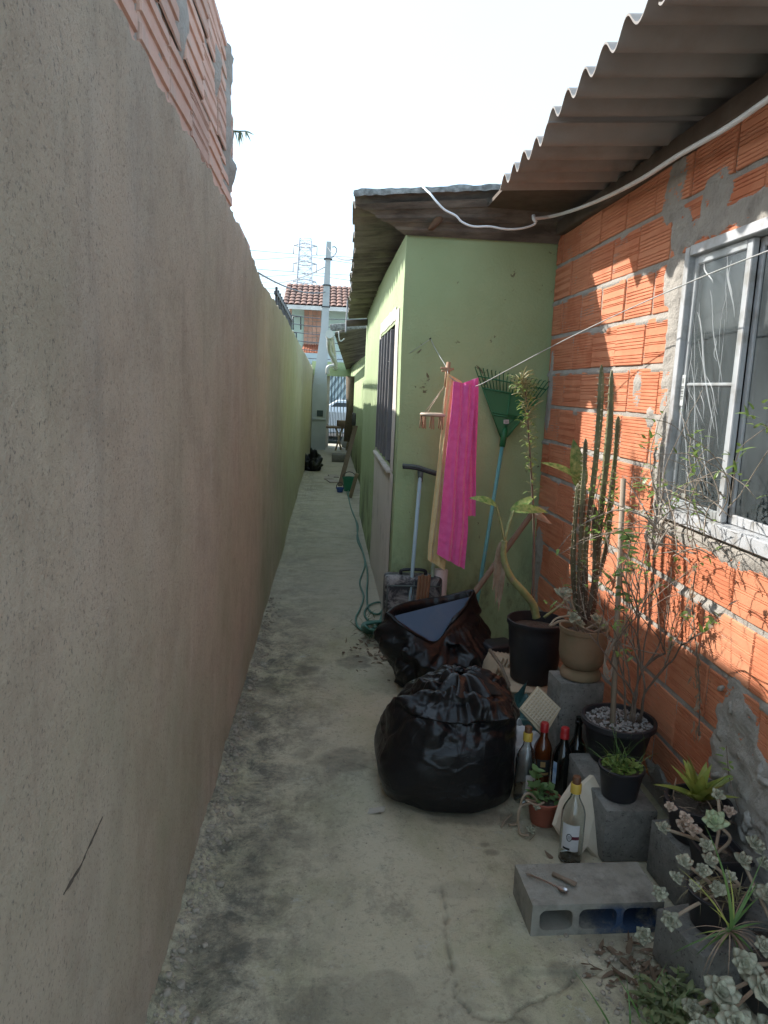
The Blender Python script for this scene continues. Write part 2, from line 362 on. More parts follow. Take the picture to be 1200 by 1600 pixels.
blob(483, 1048, .10, .09, .85); blob(540, 1188, .17, .10, .55); blob(470, 1180, .08, .06, .4); blob(640, 1215, .15, .12, .6); blob(600, 1000, .16, .20, .7); blob(560, 1035, .10, .10, .6); blob(890, 1520, .05, .04, .5); blob(740, 1275, .20, .06, .7)
blob(560, 1570, .26, .10, .42, 6); blob(880, 1300, .12, .05, .4); blob(770, 1330, .03, .02, .6); blob(758, 1318, .02, .015, .6); blob(720, 1390, .10, .05, .25); blob(380, 1130, .10, .30, .5); blob(420, 1070, .06, .2, .5); blob(960, 1480, .10, .06, .5); blob(330, 1500, .10, .2, .4); blob(400, 1350, .10, .2, .35)
sl_ = np.clip((1.80-Ya+wob2*.08)*30, 0, 1)*np.clip((.47-Xa+wob2*.1)*20, 0, 1)*np.clip((Xa-.02+wob2*.1)*20, 0, 1); damp = np.maximum(damp, sl_*.22)
gd = MB(); gd.grid(np.dstack([Xa, Ya, Z])); go_ = gd.build('concrete_path', M['ground']); tag(go_, kind='structure')
for nm, ar in (('dirt', dirt), ('damp', damp)):
    at_ = go_.data.attributes.new(nm, 'FLOAT', 'POINT'); at_.data.foreach_set('value', ar.ravel().astype(np.float32))
def gz(x, y):
    j = np.clip(np.searchsorted(xs, x), 0, len(xs)-1); i = np.clip(np.searchsorted(ys, y), 0, len(ys)-1); return float(Z[i, j])

# ------------------------------------------------------------------ brick meshes (face towards -x)
def brickmesh(style, seed):
    rnd = random.Random(seed); L, H, D = .292, .187, .09; pr = []
    if style == 'fine':
        k = 13; gaps = [i for i in range(1, k+1)]
        smooth = rnd.choice([(), (6, 7), (4, 9)])
        z = 0; pr = [(.004, 0), (0, .004)]
        for i in range(1, k):
            if i in smooth: continue
            c = H*i/k; pr += [(0, c-.0022), (.0032, c-.0012), (.0032, c+.0012), (0, c+.0022)]
        pr += [(0, H-.004), (.004, H)]
    elif style == 'bands':
        pr = [(.004, 0), (0, .004)]
        for c in (.028, .036, .044, .078, .086, .106, .114, .148, .156, .164):
            pr += [(0, c-.0022), (.0034, c-.001), (.0034, c+.001), (0, c+.0022)]
        pr += [(0, H-.004), (.004, H)]
    else:                                   # broad ribs
        pr = [(.004, 0), (0, .004)]
        for c in (.045, .10, .15):
            pr += [(0, c-.012), (.006, c-.009), (.006, c+.009), (0, c+.012)]
        pr += [(0, H-.004), (.004, H)]
    sec = [-L/2, -L/2+.004, -L/4, 0, L/4, L/2-.004, L/2]
    vs = []; n = len(pr)
    for j, y in enumerate(sec):
        e = .004 if j in (0, len(sec)-1) else 0
        for (x, z) in pr: vs.append((x+e+rnd.uniform(-.0006, .0006), y, z+rnd.uniform(-.0004, .0004)))
    fs = [(j*n+i, j*n+i+1, (j+1)*n+i+1, (j+1)*n+i) for j in range(len(sec)-1) for i in range(n-1)]
    o = len(vs); vs += [(D, -L/2, 0), (D, L/2, 0), (D, L/2, H), (D, -L/2, H)]; l = (len(sec)-1)*n
    fs += [tuple([o]+list(range(0, n))+[o+3])[::-1], tuple([o+1]+list(range(l, l+n))+[o+2]), (0, l, o+1, o)[::-1], (n-1, l+n-1, o+2, o+3), (o, o+1, o+2, o+3)]
    me = bpy.data.meshes.new('brick'); me.from_pydata(vs, [], fs); me.validate()
    bm = bmesh.new(); bm.from_mesh(me); bmesh.ops.recalc_face_normals(bm, faces=bm.faces[:]); bm.to_mesh(me); bm.free()
    return me
BR = [brickmesh('fine', 1), brickmesh('fine', 2), brickmesh('bands', 3), brickmesh('fine', 5), brickmesh('bands', 6)]
for b in BR: b.materials.append(M['brick'])
BL = [brickmesh('broad', 11), brickmesh('bands', 12), brickmesh('broad', 13)]
for b in BL: b.materials.append(M['pbrick'])

# ------------------------------------------------------------------ left boundary wall
def ltop(y):
    pts = [(-3, 2.19), (3.25, 2.19), (3.87, 2.168), (4.15, 2.14), (4.5, 2.12), (6.2, 2.135), (10.5, 2.07), (20, 1.93)]
    return np.interp(y, [p[0] for p in pts], [p[1] for p in pts])
ys2 = np.concatenate([np.arange(-.4, 4.6, .018), np.arange(4.6, 20.3, .12)]); k = 60
tt = np.linspace(0, 1, k)
Yb, T = np.meshgrid(ys2, tt, indexing='ij')
top = ltop(Yb)+(fbm(Yb*16, Yb*0, 4, 3)-.5)*.05
Zb = -.08+(top+.08)*T
Xb = XL + (fbm(Yb*.7, Zb*.7, 3, 21)-.5)*.03 + (fbm(Yb*5, Zb*5, 3, 22)-.5)*.006
Xb = np.where(T > .985, Xb-.006*(fbm(Yb*40, Zb*3, 2, 4)), Xb)
mb = MB(); mb.grid(np.dstack([Xb, Yb, Zb])[:, ::-1])
P2 = np.dstack([np.stack([Xb[:, -1], Xb[:, -1]*0+XL-.16], 1), np.stack([Yb[:, -1], Yb[:, -1]], 1), np.stack([Zb[:, -1], Zb[:, -1]], 1)]); mb.grid(P2)
P3 = np.dstack([np.stack([Xb[:, 0]*0+XL-.16]*2, 1), np.stack([Yb[:, 0]]*2, 1), np.stack([Zb[:, -1], Zb[:, 0]], 1)]); mb.grid(P3)
wallL = mb.build('boundary_wall', M['plaster'])
tag(wallL, 'long rendered grey brown boundary wall along the left with raw bricks above', 'wall')
XB = XL-.022
mb = MB(); Yc = np.arange(.86, 3.222, .02); Zc = np.arange(2.17, 2.80, .015); Yg, Zg = np.meshgrid(Yc, Zc, indexing='ij')
Xg = XB-.010+(fbm(Yg*14, Zg*14, 4, 8)-.5)*.016 + np.clip((fbm(Yg*3.2, Zg*3.2, 3, 66)-.60)*.16, 0, .016)
for (py, pz, a, b) in ((3.07, 2.52, .05, .14), (2.80, 2.60, .03, .07), (3.16, 2.37, .04, .06)): Xg += .03*np.exp(-((Yg-py)/a)**2-((Zg-pz)/b)**2)*(.5+fbm(Yg*30, Zg*30, 3, 4))
mb.grid(np.dstack([Xg, Yg, Zg])[:, ::-1]); mb.box((XB-.07, 2.03, 2.47), (.09, 2.35, .62)); mb.build('mortar_core', M['mortar'], wallL)
rnd = random.Random(3)
for c in range(3):
    y = 3.245-.148-(.12 if c == 1 else 0.02*c)
    if c == 1: 
        s = Matrix.Diagonal((1, .36, 1, 1)); inst('brick', BL[1], wallL, Matrix.Translation((XB, 3.19, 2.2+c*.204)) @ Matrix.Rotation(math.pi, 4, 'Z') @ s); y = 3.245-.115-.15
    while y > 1.0:
        Mx = Matrix.Translation((XB+rnd.uniform(-.004, .004), y, 2.2+c*.204+rnd.uniform(-.003, .003))) @ Matrix.Rotation(math.pi+rnd.uniform(-.012, .012), 4, 'Z') @ Matrix.Rotation(rnd.uniform(-.008, .008), 4, 'X')
        inst('brick', rnd.choice(BL), wallL, Mx); y -= .304
mb = MB(); mb.box((XB-.04, 3.62, 2.195), (.10, .46, .05), rx=-.03, bev=.006); mb.build('brick', M['pbrick'], wallL)
# scratch in the render
q = [AX(*a, XL+.0) for a in ((93, 1398), (110, 1372), (124, 1352), (132, 1335), (148, 1300), (158, 1276))]
def lx(y, z): return float(XL + (fbm(y*.7, z*.7, 3, 21)-.5)*.03 + (fbm(y*5, z*5, 3, 22)-.5)*.006)
mb = MB(); mb.tube([(lx(a.y, a.z)+.0005, a.y, a.z) for a in cat_(q, 4)], [.0008, .0015, .003, .0034, .002, .0026, .003, .002, .0016, .001, .0012, .0022, .001, .001, .0024, .0016, .002, .0012, .001, .0014, .0008][:21], 6, flat=1)
mb.build('scratch', mat('dark_scratch', (.05, .035, .025), (.08, .06, .04), 40, .9), wallL)

# ------------------------------------------------------------------ brick house on the right
BH = thing('brick_house', 'raw orange hollow brick house with grey mortar and corrugated eave on the right', 'house', (XR, 2.6, 0))
WY0, WY1, WZ0, WZ1 = 1.62, 2.85, 1.12, 2.12                    # window opening
Yc = np.arange(.9, 4.58, .013); Zc = np.arange(-.06, 2.53, .0125); Yg, Zg = np.meshgrid(Yc, Zc, indexing='ij')
jn = np.abs(((2.516-Zg) % .205)-.0065)
Xg = .0065+(fbm(Yg*16, Zg*16, 4, 18)-.5)*.008 - np.clip((fbm(Yg*4, Zg*6, 3, 26)-.55)*.10, 0, .010)*(jn < .022)
def patch(py, pz, a, b, h, seed):
    global Xg
    d = np.sqrt(((Yg-py)/a)**2+((Zg-pz)/b)**2)+(fbm(Yg*7, Zg*7, 4, seed)-.5)*1.1
    Xg = np.where(d < 1, np.minimum(Xg, -h*np.clip((1-d)*5, 0, 1)*(.2+1.7*np.abs(2*fbm(Yg*13, Zg*22, 4, seed+3)-1)+.6*vn(Yg*60, Zg*60, seed))+.004), Xg)
for i, a in enumerate([(3.03, 2.40, .10, .16, .010), (2.93, 2.2, .09, .10, .010), (2.98, 2.02, .08, .11, .009), (3.21, 1.60, .05, .11, .006), (2.93, 1.6, .055, .6, .008), (2.4, 2.18, .55, .055, .009),
                       (2.7, 2.26, .12, .10, .010), (2.3, 1.07, .7, .035, .008), (2.10, .42, .20, .20, .013), (2.2, .60, .07, .09, .009), (1.9, .25, .35, .3, .014), (2.9, 1.02, .10, .08, .010), (4.52, 1.6, .05, .3, .008), (4.5, .5, .10, .22, .012),
                       (2.55, .10, .25, .07, .012), (3.05, 1.48, .05, .05, .012), (3.6, .28, .2, .05, .008)]): patch(*a, 50+i*5)
open_ = (Yg > WY0) & (Yg < WY1) & (Zg > WZ0) & (Zg < WZ1)
mb = MB(); m_, n_ = Yg.shape; mb.v = [tuple(p) for p in np.dstack([XR+Xg, Yg, Zg]).reshape(-1, 3).tolist()]
mb.f = [(i*n_+j, (i+1)*n_+j, (i+1)*n_+j+1, i*n_+j+1)[::-1] for i in range(m_-1) for j in range(n_-1) if not (open_[i, j] and open_[i+1, j+1])]
for (y0, y1, z0, z1) in ((.9, WY0, -.06, 2.53), (WY1, 4.575, -.06, 2.53), (WY0, WY1, -.06, WZ0), (WY0, WY1, WZ1, 2.53)):
    mb.box((XR+.09, (y0+y1)/2, (z0+z1)/2), (.13, y1-y0, z1-z0))
wallR = mb.build('wall', M['mortar'], BH)
first = [4.472, 4.268, 4.378, 4.143, 4.257, 4.29, 4.42, 4.20, 4.36, 4.25, 4.45, 4.3]
rnd = random.Random(11); hn_ = {(3, 2), (4, 3)}
for c in range(12):
    z = 2.516-(c+1)*.205+.0095
    joints = [4.575, first[c]]
    while joints[-1] > 1.25: joints.append(joints[-1]-rnd.uniform(.305, .325))
    for a, b in zip(joints[:-1], joints[1:]):
        segs = [(b, a)]
        if z+.19 > WZ0+.03 and z < WZ1-.03:           # cut at the window
            segs = []
            if a > WY1+.06: segs.append((max(b, WY1+.055), a))
            if b < WY0-.06: segs.append((b, min(a, WY0-.055)))
        for (b0, a0) in segs:
            if a0-b0 < .05: continue
            L = a0-b0-rnd.choice([.004, .005, .008, .016])
            Mx = Matrix.Translation((XR+rnd.uniform(-.003, .002), (a0+b0)/2, z+rnd.uniform(-.002, .002))) @ Matrix.Rotation(rnd.uniform(-.012, .012), 4, 'Z') @ Matrix.Rotation(rnd.uniform(-.008, .008), 4, 'X') @ Matrix.Diagonal((1, L/.292, 1, 1))
            inst('brick', rnd.choice(BR), wallR, Mx)
# plaster lumps low on the wall
mb = MB()
for (y, z, a, b) in ((2.24, .60, .03, .02), (2.19, .33, .05, .025), (2.06, .28, .05, .04), (2.3, .25, .04, .05), (1.98, .5, .05, .03)):
    for k in range(3):
        mb.lathe((XR-.006, y+rnd.uniform(-.05, .05), z+rnd.uniform(-.04, .04)), [(.001, -.5*b), (a*.4, -.4*b), (a*.55, 0), (a*.4, .4*b), (.001, .5*b)], 10, Matrix.Rotation(1.57, 3, 'Y') @ Matrix.Rotation(rnd.uniform(0, 3), 3, 'Z') @ Matrix.Diagonal((.5, 1, 1)), .8, k+int(y*100))
mb.build('mortar_lump', M['mortar'], wallR, kind='stuff')
# rest of the house, so that the room behind the window is real
mb = MB(); mb.box((4.2, 2.78, 1.22), (.12, 3.6, 2.56)); mb.box((2.75, .95, 1.22), (2.8, .1, 2.56)); mb.box((2.75, 4.62, 1.22), (2.8, .07, 2.56)); mb.box((2.8, 2.78, .02), (2.75, 3.5, .05)); mb.box((2.8, 2.78, 2.49), (2.75, 3.5, .04))
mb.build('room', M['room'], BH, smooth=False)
# eave beam and roof sheets
mb = MB(); mb.box((1.345, 2.72, 2.537-.02), (.10, 3.56, .075), bev=.006); mb.build('eave_beam', M['beam'], BH)
roofR = MB()
def corr(y0, y1, x0, x1, zf, pitch=.177, amp=.028, thick=.007, xn=14, phase=0.0, jag=.006, seed=0, dirn='x'):
    n = int((y1-y0)/pitch*14); yy = np.linspace(y0, y1, n); rr = random.Random(seed)
    t = np.linspace(0, 1, xn); out = MB()
    cols = []
    for s in (1, 0):
        Yq, Tq = np.meshgrid(yy, t, indexing='ij')
        x0v = x0(yy) if callable(x0) else np.full(n, x0)
        x0v = x0v+(vn(yy*9, yy*0, seed)-.5)*jag
        Xq = x0v[:, None]+(x1-x0v[:, None])*Tq
        Zq = zf(Xq, Yq)+amp*np.cos(2*math.pi*(Yq-y0-phase)/pitch)+s*thick
        cols.append(np.dstack([Xq, Yq, Zq]))
    A, B = cols; out.grid(A[:, ::-1]); out.grid(B)
    out.grid(np.stack([A[:, 0], B[:, 0]], 1)); out.grid(np.stack([B[0], A[0]], 1)); out.grid(np.stack([A[-1], B[-1]], 1)); out.grid(np.stack([B[:, -1], A[:, -1]], 1))
    return out
zr = lambda dz: (lambda X_, Y_: 2.583+dz+.07*(X_-.8))
for i, (y0, y1, dz, x0) in enumerate(((2.96, 3.74, -.048, .79), (1.98, 3.02, 0, .80), (.98, 2.04, -.018, .805))):
    o = corr(y0, y1, x0, 4.4, zr(dz), seed=i, phase=.088 if i == 1 else .03*i).build('roof_sheet', M['fibre'], BH, angle=50)
mb = MB(); mb.box((1.13, 4.07, 2.60), (.53, .74, .02)); mb.build('sun_block_board', M['beam'], BH, smooth=False)  # added board, keeps sun from passing between the two roofs
# ------------------------------------------------------------------ window of the brick house
win = MB(); xw = XR-.012
def bar(mb, y0, y1, z0, z1, x0, x1, b=.003): mb.box(((x0+x1)/2, (y0+y1)/2, (z0+z1)/2), (x1-x0, y1-y0, z1-z0), bev=b)
bar(win, WY1-.03, WY1+.008, WZ0-.005, WZ1+.005, xw, xw+.075); bar(win, WY0-.008, WY0+.03, WZ0-.005, WZ1+.005, xw, xw+.075)
bar(win, WY0+.031, WY1-.031, WZ1-.03, WZ1+.008, xw, xw+.075); bar(win, WY0+.031, WY1-.031, WZ0-.012, WZ0+.035, xw-.006, xw+.075)
winf = win.build('window', M['alu'], BH, smooth=False)
def sash(y0, y1, x, name):
    s = MB()
    bar(s, y0, y0+.036, WZ0+.037, WZ1-.032, x, x+.022); bar(s, y1-.024, y1, WZ0+.037, WZ1-.032, x, x+.022)
    bar(s, y0+.0365, y1-.0245, WZ0+.037, WZ0+.07, x, x+.022); bar(s, y0+.0365, y1-.0245, WZ1-.062, WZ1-.032, x, x+.022)
    if y0 > 2: bar(s, y0+.0365, y1-.0245, 1.616, 1.628, x+.003, x+.019)
    return s.build('sash', M['alu'], winf, smooth=False)
sash(2.425, WY1-.032, xw+.022, 's'); sash(WY0+.032, 2.43, xw+.048, 's')
n = NM('window_glass_painted_sky'); p = n.pos(True)
gl = n.n('ShaderNodeBsdfGlossy'); gl.inputs['Roughness'].default_value = .06; tr = n.n('ShaderNodeBsdfTransparent'); tr.inputs['Color'].default_value = (.30, .38, .40, 1)
fr = n.n('ShaderNodeFresnel'); fr.inputs['IOR'].default_value = 1.32; ms = n.n('ShaderNodeMixShader')
n.put(ms.inputs[0], fr.outputs[0]); n.t.links.new(tr.outputs[0], ms.inputs[1]); n.t.links.new(gl.outputs[0], ms.inputs[2])
du = n.n('ShaderNodeBsdfDiffuse'); du.inputs['Color'].default_value = (.40, .46, .48, 1); m2 = n.n('ShaderNodeMixShader')  # pale blue diffuse layer stands in for sky reflected in the panes
n.put(m2.inputs[0], n.ramp(n.noise(n.pos(True, (1, 2, .6)), 5, 7, .7), .3, .8, .07, .20)); n.t.links.new(ms.outputs[0], m2.inputs[1]); n.t.links.new(du.outputs[0], m2.inputs[2]); n.t.links.new(m2.outputs[0], n.out.inputs['Surface'])
M['glass'] = n.m
mb = MB(); bar(mb, 2.461, 2.794, WZ0+.07, 1.616, xw+.031, xw+.035, 0); mb.build('pane', M['glass'], winf, smooth=False)
mb = MB(); bar(mb, 2.461, 2.794, 1.628, WZ1-.062, xw+.031, xw+.035, 0); mb.build('pane', M['glass'], winf, smooth=False)
mb = MB(); bar(mb, WY0+.068, 2.406, WZ0+.07, WZ1-.062, xw+.057, xw+.061, 0); mb.build('pane', M['glass'], winf, smooth=False)
# torn protective film still hanging on the sash: wrinkled, clear, bright creases
n = NM('clear_plastic_film'); p = n.pos(True)
gl = n.n('ShaderNodeBsdfGlossy'); gl.inputs['Roughness'].default_value = .16; tr = n.n('ShaderNodeBsdfTransparent'); tr.inputs['Color'].default_value = (.9, .92, .92, 1)
df = n.n('ShaderNodeBsdfDiffuse'); df.inputs['Color'].default_value = (.8, .82, .82, 1)
lw = n.n('ShaderNodeFresnel'); lw.inputs['IOR'].default_value = 1.12; ms = n.n('ShaderNodeMixShader'); ms.inputs[0].default_value = .025; n.t.links.new(tr.outputs[0], ms.inputs[1]); n.t.links.new(gl.outputs[0], ms.inputs[2])
m2 = n.n('ShaderNodeMixShader'); m2.inputs[0].default_value = .025; n.t.links.new(ms.outputs[0], m2.inputs[1]); n.t.links.new(df.outputs[0], m2.inputs[2]); n.t.links.new(m2.outputs[0], n.out.inputs['Surface'])
M['film'] = n.m
yy = np.linspace(2.44, 2.81, 120); zz = np.linspace(1.16, 2.10, 200); Yq, Zq = np.meshgrid(yy, zz, indexing='ij')
h = np.zeros_like(Yq); rr = np.random.RandomState(5)
for k in range(16):
    a = rr.uniform(-.5, .75); c0 = rr.uniform(2.40, 2.85); zc = rr.uniform(1.2, 2.1); d = (Yq-c0)-a*(zc-Zq)*.5+.02*np.sin(Zq*7+k); h += .006*np.exp(-(d/.004)**2)*np.clip(np.sin((Zq-1.1)*3+rr.uniform(0, 3)), .0, 1)
h += (fbm(Yq*6, Zq*4, 3, 3)-.5)*.012
mb = MB(); mb.grid(np.dstack([xw+.014-h, Yq, Zq])[:, ::-1]); film = mb.build('protective_film', M['film'], winf)
# reflection streaks on the film creases, put in as thin white ridges
mb = MB()
for (y0, z0, y1, z1, wd) in ((2.735, 1.88, 2.52, 1.47, .0028), (2.73, 1.70, 2.60, 1.30, .0022), (2.66, 1.95, 2.50, 1.62, .0016), (2.77, 1.55, 2.66, 1.26, .0018), (2.62, 1.66, 2.49, 1.52, .0014), (2.56, 2.05, 2.47, 1.84, .002), (2.60, 1.46, 2.50, 1.22, .0016), (2.70, 1.42, 2.63, 1.18, .0014), (2.72, 2.05, 2.64, 1.97, .003), (2.53, 2.03, 2.50, 1.9, .002), (2.64, 1.60, 2.58, 1.50, .0013), (2.75, 1.76, 2.72, 1.60, .0014), (2.58, 1.78, 2.545, 1.70, .0013)):
    pts = [(xw+.008-.004*math.sin(t*3.1), lerp(y0, y1, t**.8)+.01*math.sin(t*6+z0*9), lerp(z0, z1, t)) for t in np.linspace(0, 1, 14)]
    mb.tube(pts, [wd*math.sin(math.pi*(.08+.84*t)) for t in np.linspace(0, 1, 14)], 5)
_rc = random.Random(6)
for k in range(26):
    y0, z0 = _rc.uniform(2.5, 2.78), _rc.uniform(1.3, 2.05); dy, dz = _rc.uniform(-.02, .12), _rc.uniform(.06, .3); pts = [(xw+.009-.003*math.sin(t*3.1), y0-dy*t**.8+.006*math.sin(t*5+k), z0-dz*t) for t in np.linspace(0, 1, 10)]
    if pts[-1][2] > 1.2 and pts[-1][1] > 2.465: mb.tube(pts, [_rc.uniform(.0006, .0011)*math.sin(math.pi*(.08+.84*t)) for t in np.linspace(0, 1, 10)], 4)
n = NM('white_crease_glint'); M['crease'] = n.fin((.8, .82, .82), .3, None, Alpha=.4); mb.build('crease', M['crease'], film, kind='stuff')
mb = MB(); mb.box((xw+.019, 2.80, 1.60), (.002, .030, .115)); lab = mb.build('sticker', mat('white_paper', (.75, .75, .73), (.68, .68, .66), 20, .6), winf, smooth=False)
mb = MB()
for i in range(9): mb.box((xw+.0172, 2.80, 1.565+i*.006), (.001, .018, .0012*(1+i % 3)))
for i in range(4): mb.box((xw+.0172, 2.80, 1.628+i*.005), (.001, .014, .002))
mb.build('printed_lines', mat('print_ink', (.05, .05, .05), None, 5, .7), lab, smooth=False)
# cloth curtain hanging in the room, seen through the open half
yy = np.linspace(1.6, 2.40, 90); zz = np.linspace(1.0, 1.66, 30); Yq, Zq = np.meshgrid(yy, zz, indexing='ij')
mb = MB(); mb.grid(np.dstack([XR+.30+.03*np.sin(Yq*38+Zq*2), Yq, Zq+.03*np.sin(Yq*5)])); mb.build('curtain', mat('plum_cloth', (.12, .035, .06), (.16, .06, .08), 12, .9), BH)
mb = MB(); mb.box((XR+.40, 2.31, 1.98), (.006, .18, .13), rz=.1); mb.build('paper', lab.data.materials[0], BH, smooth=False)

# ------------------------------------------------------------------ white cable under the eave
pts = [Vector((XR-.02, .95, 2.46)), AX(1290, 88, XR-.10), AX(1200, 155, XR-.10), AX(1130, 203, XR-.10), AX(1060, 243, XR-.10), AX(1000, 281, XR-.10), AX(945, 309, XR-.10), AX(900, 327, XR-.10), AY(862, 338, 4.25), AY(834, 342, 4.2)]
p2 = [AY(834, 342, 4.2), AY(836, 350, 4.2), AY(815, 357, 4.2), AY(790, 358, 4.2), AY(765, 354, 4.2), AY(740, 354, 4.2), AY(722, 347, 4.2), AY(712, 337, 4.2), AY(695, 328, 4.2), AY(682, 315, 4.2), AY(668, 299, 4.26)]
mb = MB(); e = p2[-1]; p3 = [e+Vector((-.02, .25, .06)), e+Vector((-.03, 1.2, .05))]
mb.tube(cat_(pts, 6), .0095, 8); mb.tube(cat_(p2+p3, 5), .0058, 8)
cb = mb.build('electric_cable', mat('white_pvc', (.86, .86, .85), (.80, .80, .79), 9, .4), loc=pts[-1]); tag(cb, 'thick white electric cable strung under the eave and sagging to the green house roof', 'cable')
mb = MB(); mb.tube([AY(834, 342, 4.2)+Vector((0, .01, .02)), AY(834, 342, 4.2), AY(838, 348, 4.2)], .010, 8); mb.build('clip', cb.data.materials[0], cb)

# ------------------------------------------------------------------ green house
GH = thing('green_house', 'green painted house with mouldy corrugated roof facing the narrow passage', 'house', (XG, YC, 0))
def gwall(x0, x1, y, z0, z1, sx, seed, flip=False):
    pass
YE = 9.16
SW = (5.02, 6.42, 1.03, 2.0)                     # side window
yy = np.concatenate([np.arange(YC, 9.2, .03)]); zz = np.arange(-.06, 2.47, .03); Yq, Zq = np.meshgrid(yy, zz, indexing='ij')
Xq = XG+(fbm(Yq*1.5, Zq*1.5, 3, 5)-.5)*.014
mb = MB(); m_, n_ = Yq.shape; mb.v = [tuple(p) for p in np.dstack([Xq, Yq, Zq]).reshape(-1, 3).tolist()]
op = (Yq > SW[0]) & (Yq < SW[1]) & (Zq > SW[2]) & (Zq < SW[3])
mb.f = [(i*n_+j, (i+1)*n_+j, (i+1)*n_+j+1, i*n_+j+1)[::-1] for i in range(m_-1) for j in range(n_-1) if not (op[i, j] and op[i+1, j+1])]
xx = np.arange(XG, XR+.05, .02); zz = np.arange(-.06, 2.47, .02); Xf, Zf = np.meshgrid(xx, zz, indexing='ij')
Yf = YC+(fbm(Xf*2.2, Zf*2.2, 3, 9)-.5)*.014+.012*np.clip(1-(Xf-XG)/.02, 0, 1)
Yf[0] = YC; Xf[0] = XG+(fbm(np.full_like(zz, YC)*1.5, zz*1.5, 3, 5)-.5)*.014
mb.grid(np.dstack([Xf, Yf, Zf])[:, ::-1])
for (y0, y1, z0, z1) in ((YC+.03, SW[0], -.06, 2.45), (SW[1], 9.18, -.06, 2.45), (SW[0], SW[1], -.06, SW[2]), (SW[0], SW[1], SW[3], 2.45)): mb.box((XG+.08, (y0+y1)/2, (z0+z1)/2), (.12, y1-y0, z1-z0))
mb.box(((XG+XR)/2+.02, YC+.09, 1.19), (XR-XG-.02, .12, 2.5)); mb.box((2.5, 6.9, 1.2), (.12, 4.6, 2.5)); mb.box((1.5, 9.12, 1.2), (2, .1, 2.5))
wg = mb.build('wall', M['green'], GH, angle=40)
# unpainted cement band round and under the side window, 4 mm proud
mb = MB()
def sheet(y0, y1, z0, z1, off=.005, seed=0):
    yy = np.linspace(y0, y1, 30); zz = np.linspace(z0, z1, 30); a, b = np.meshgrid(yy, zz, indexing='ij')
    a = a+np.where((a == y0) | (a == y1), (fbm(a*9, b*9, 3, seed)-.5)*.03, 0); b2 = b+np.where((b == z1) | (b == z0), (fbm(a*9, b*9, 3, seed+1)-.5)*.02, 0)
    x = XG+(fbm(a*1.5, b2*1.5, 3, 5)-.5)*.014-off
    mb.grid(np.dstack([x, a, b2])[:, ::-1])
sheet(4.72, 6.62, .0, 1.025, .005, 1); sheet(4.78, 5.015, 1.027, 2.06, .005, 2); sheet(5.017, 6.5, 2.003, 2.09, .005, 3); sheet(6.425, 6.55, 1.027, 2.0, .005, 4)
mb.build('cement_band', M['oldplaster'], wg)
# steel side window: frame, sill, bars, panes
mb = MB(); x = XG+.02
for (y0, y1, z0, z1) in ((SW[0], SW[0]+.05, SW[2], SW[3]), (SW[1]-.05, SW[1], SW[2], SW[3]), (SW[0]+.051, SW[1]-.051, SW[3]-.05, SW[3]), (SW[0]+.051, SW[1]-.051, SW[2], SW[2]+.04), (5.48, 5.52, SW[2]+.041, SW[3]-.051), (5.92, 5.96, SW[2]+.041, SW[3]-.051)): bar(mb, y0, y1, z0, z1, x, x+.05)
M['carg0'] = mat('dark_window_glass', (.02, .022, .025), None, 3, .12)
M['barm'] = mat('worn_grey_steel', (.20, .19, .20), (.28, .27, .28), 8, .45, Metallic=.3)
fw = mb.build('window', M['darkmetal'], GH, smooth=False)
for i in range(5):
    y = SW[0]+.14+i*(SW[1]-SW[0]-.28)/4; mb = MB(); bar(mb, y-.02, y+.02, SW[2]+.041, SW[3]-.051, x-.045, x-.001, .003); mb.build('bar', M['barm'], fw, smooth=False)
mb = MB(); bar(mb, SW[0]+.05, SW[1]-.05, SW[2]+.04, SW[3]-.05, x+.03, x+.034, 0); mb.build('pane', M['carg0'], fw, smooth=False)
mb = MB(); bar(mb, SW[0]-.05, SW[1]+.04, SW[2]-.03, SW[2]-.002, XG-.03, XG+.05, .004); mb.build('sill', M['oldplaster'], fw)
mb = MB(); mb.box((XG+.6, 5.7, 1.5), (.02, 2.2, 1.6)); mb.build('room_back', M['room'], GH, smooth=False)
# roof sheets
zg = lambda X_, Y_: 2.575+.10*(X_-.112)-.045*(Y_-4.46)
xe = lambda y: np.interp(y, [4.4, 5.5, 7, 9.3], [.112, .15, .175, .22])
for i, (y0, y1, dz) in enumerate(((4.37, 5.32, 0), (5.25, 6.2, -.022), (6.12, 7.1, 0), (7.05, 8.1, -.022), (8.02, 9.2, 0))):
    corr(y0, y1, xe, 2.6, (lambda d: (lambda X_, Y_: zg(X_, Y_)+d))(dz), seed=20+i, jag=.03, phase=0).build('roof_sheet', M['oldfibre'], GH, angle=50)
# lichen-grey rolled edge of the front sheet
mb = MB(); yv = 4.362; t = np.linspace(0, 1, 60); xs_ = .108+t*1.22
A = np.stack([xs_, np.full(60, yv), zg(xs_, yv)+.012+(vn(xs_*30, xs_*0, 3)-.5)*.008], 1); B = A.copy(); B[:, 2] = zg(xs_, yv)+.046+(vn(xs_*26, xs_*0, 7)-.5)*.012; C_ = B.copy(); C_[:, 1] += .09; C_[:, 2] += .002
mb.grid(np.stack([A, B, C_], 0)[::-1]); mb.build('roof_edge', M['lichen'], GH)
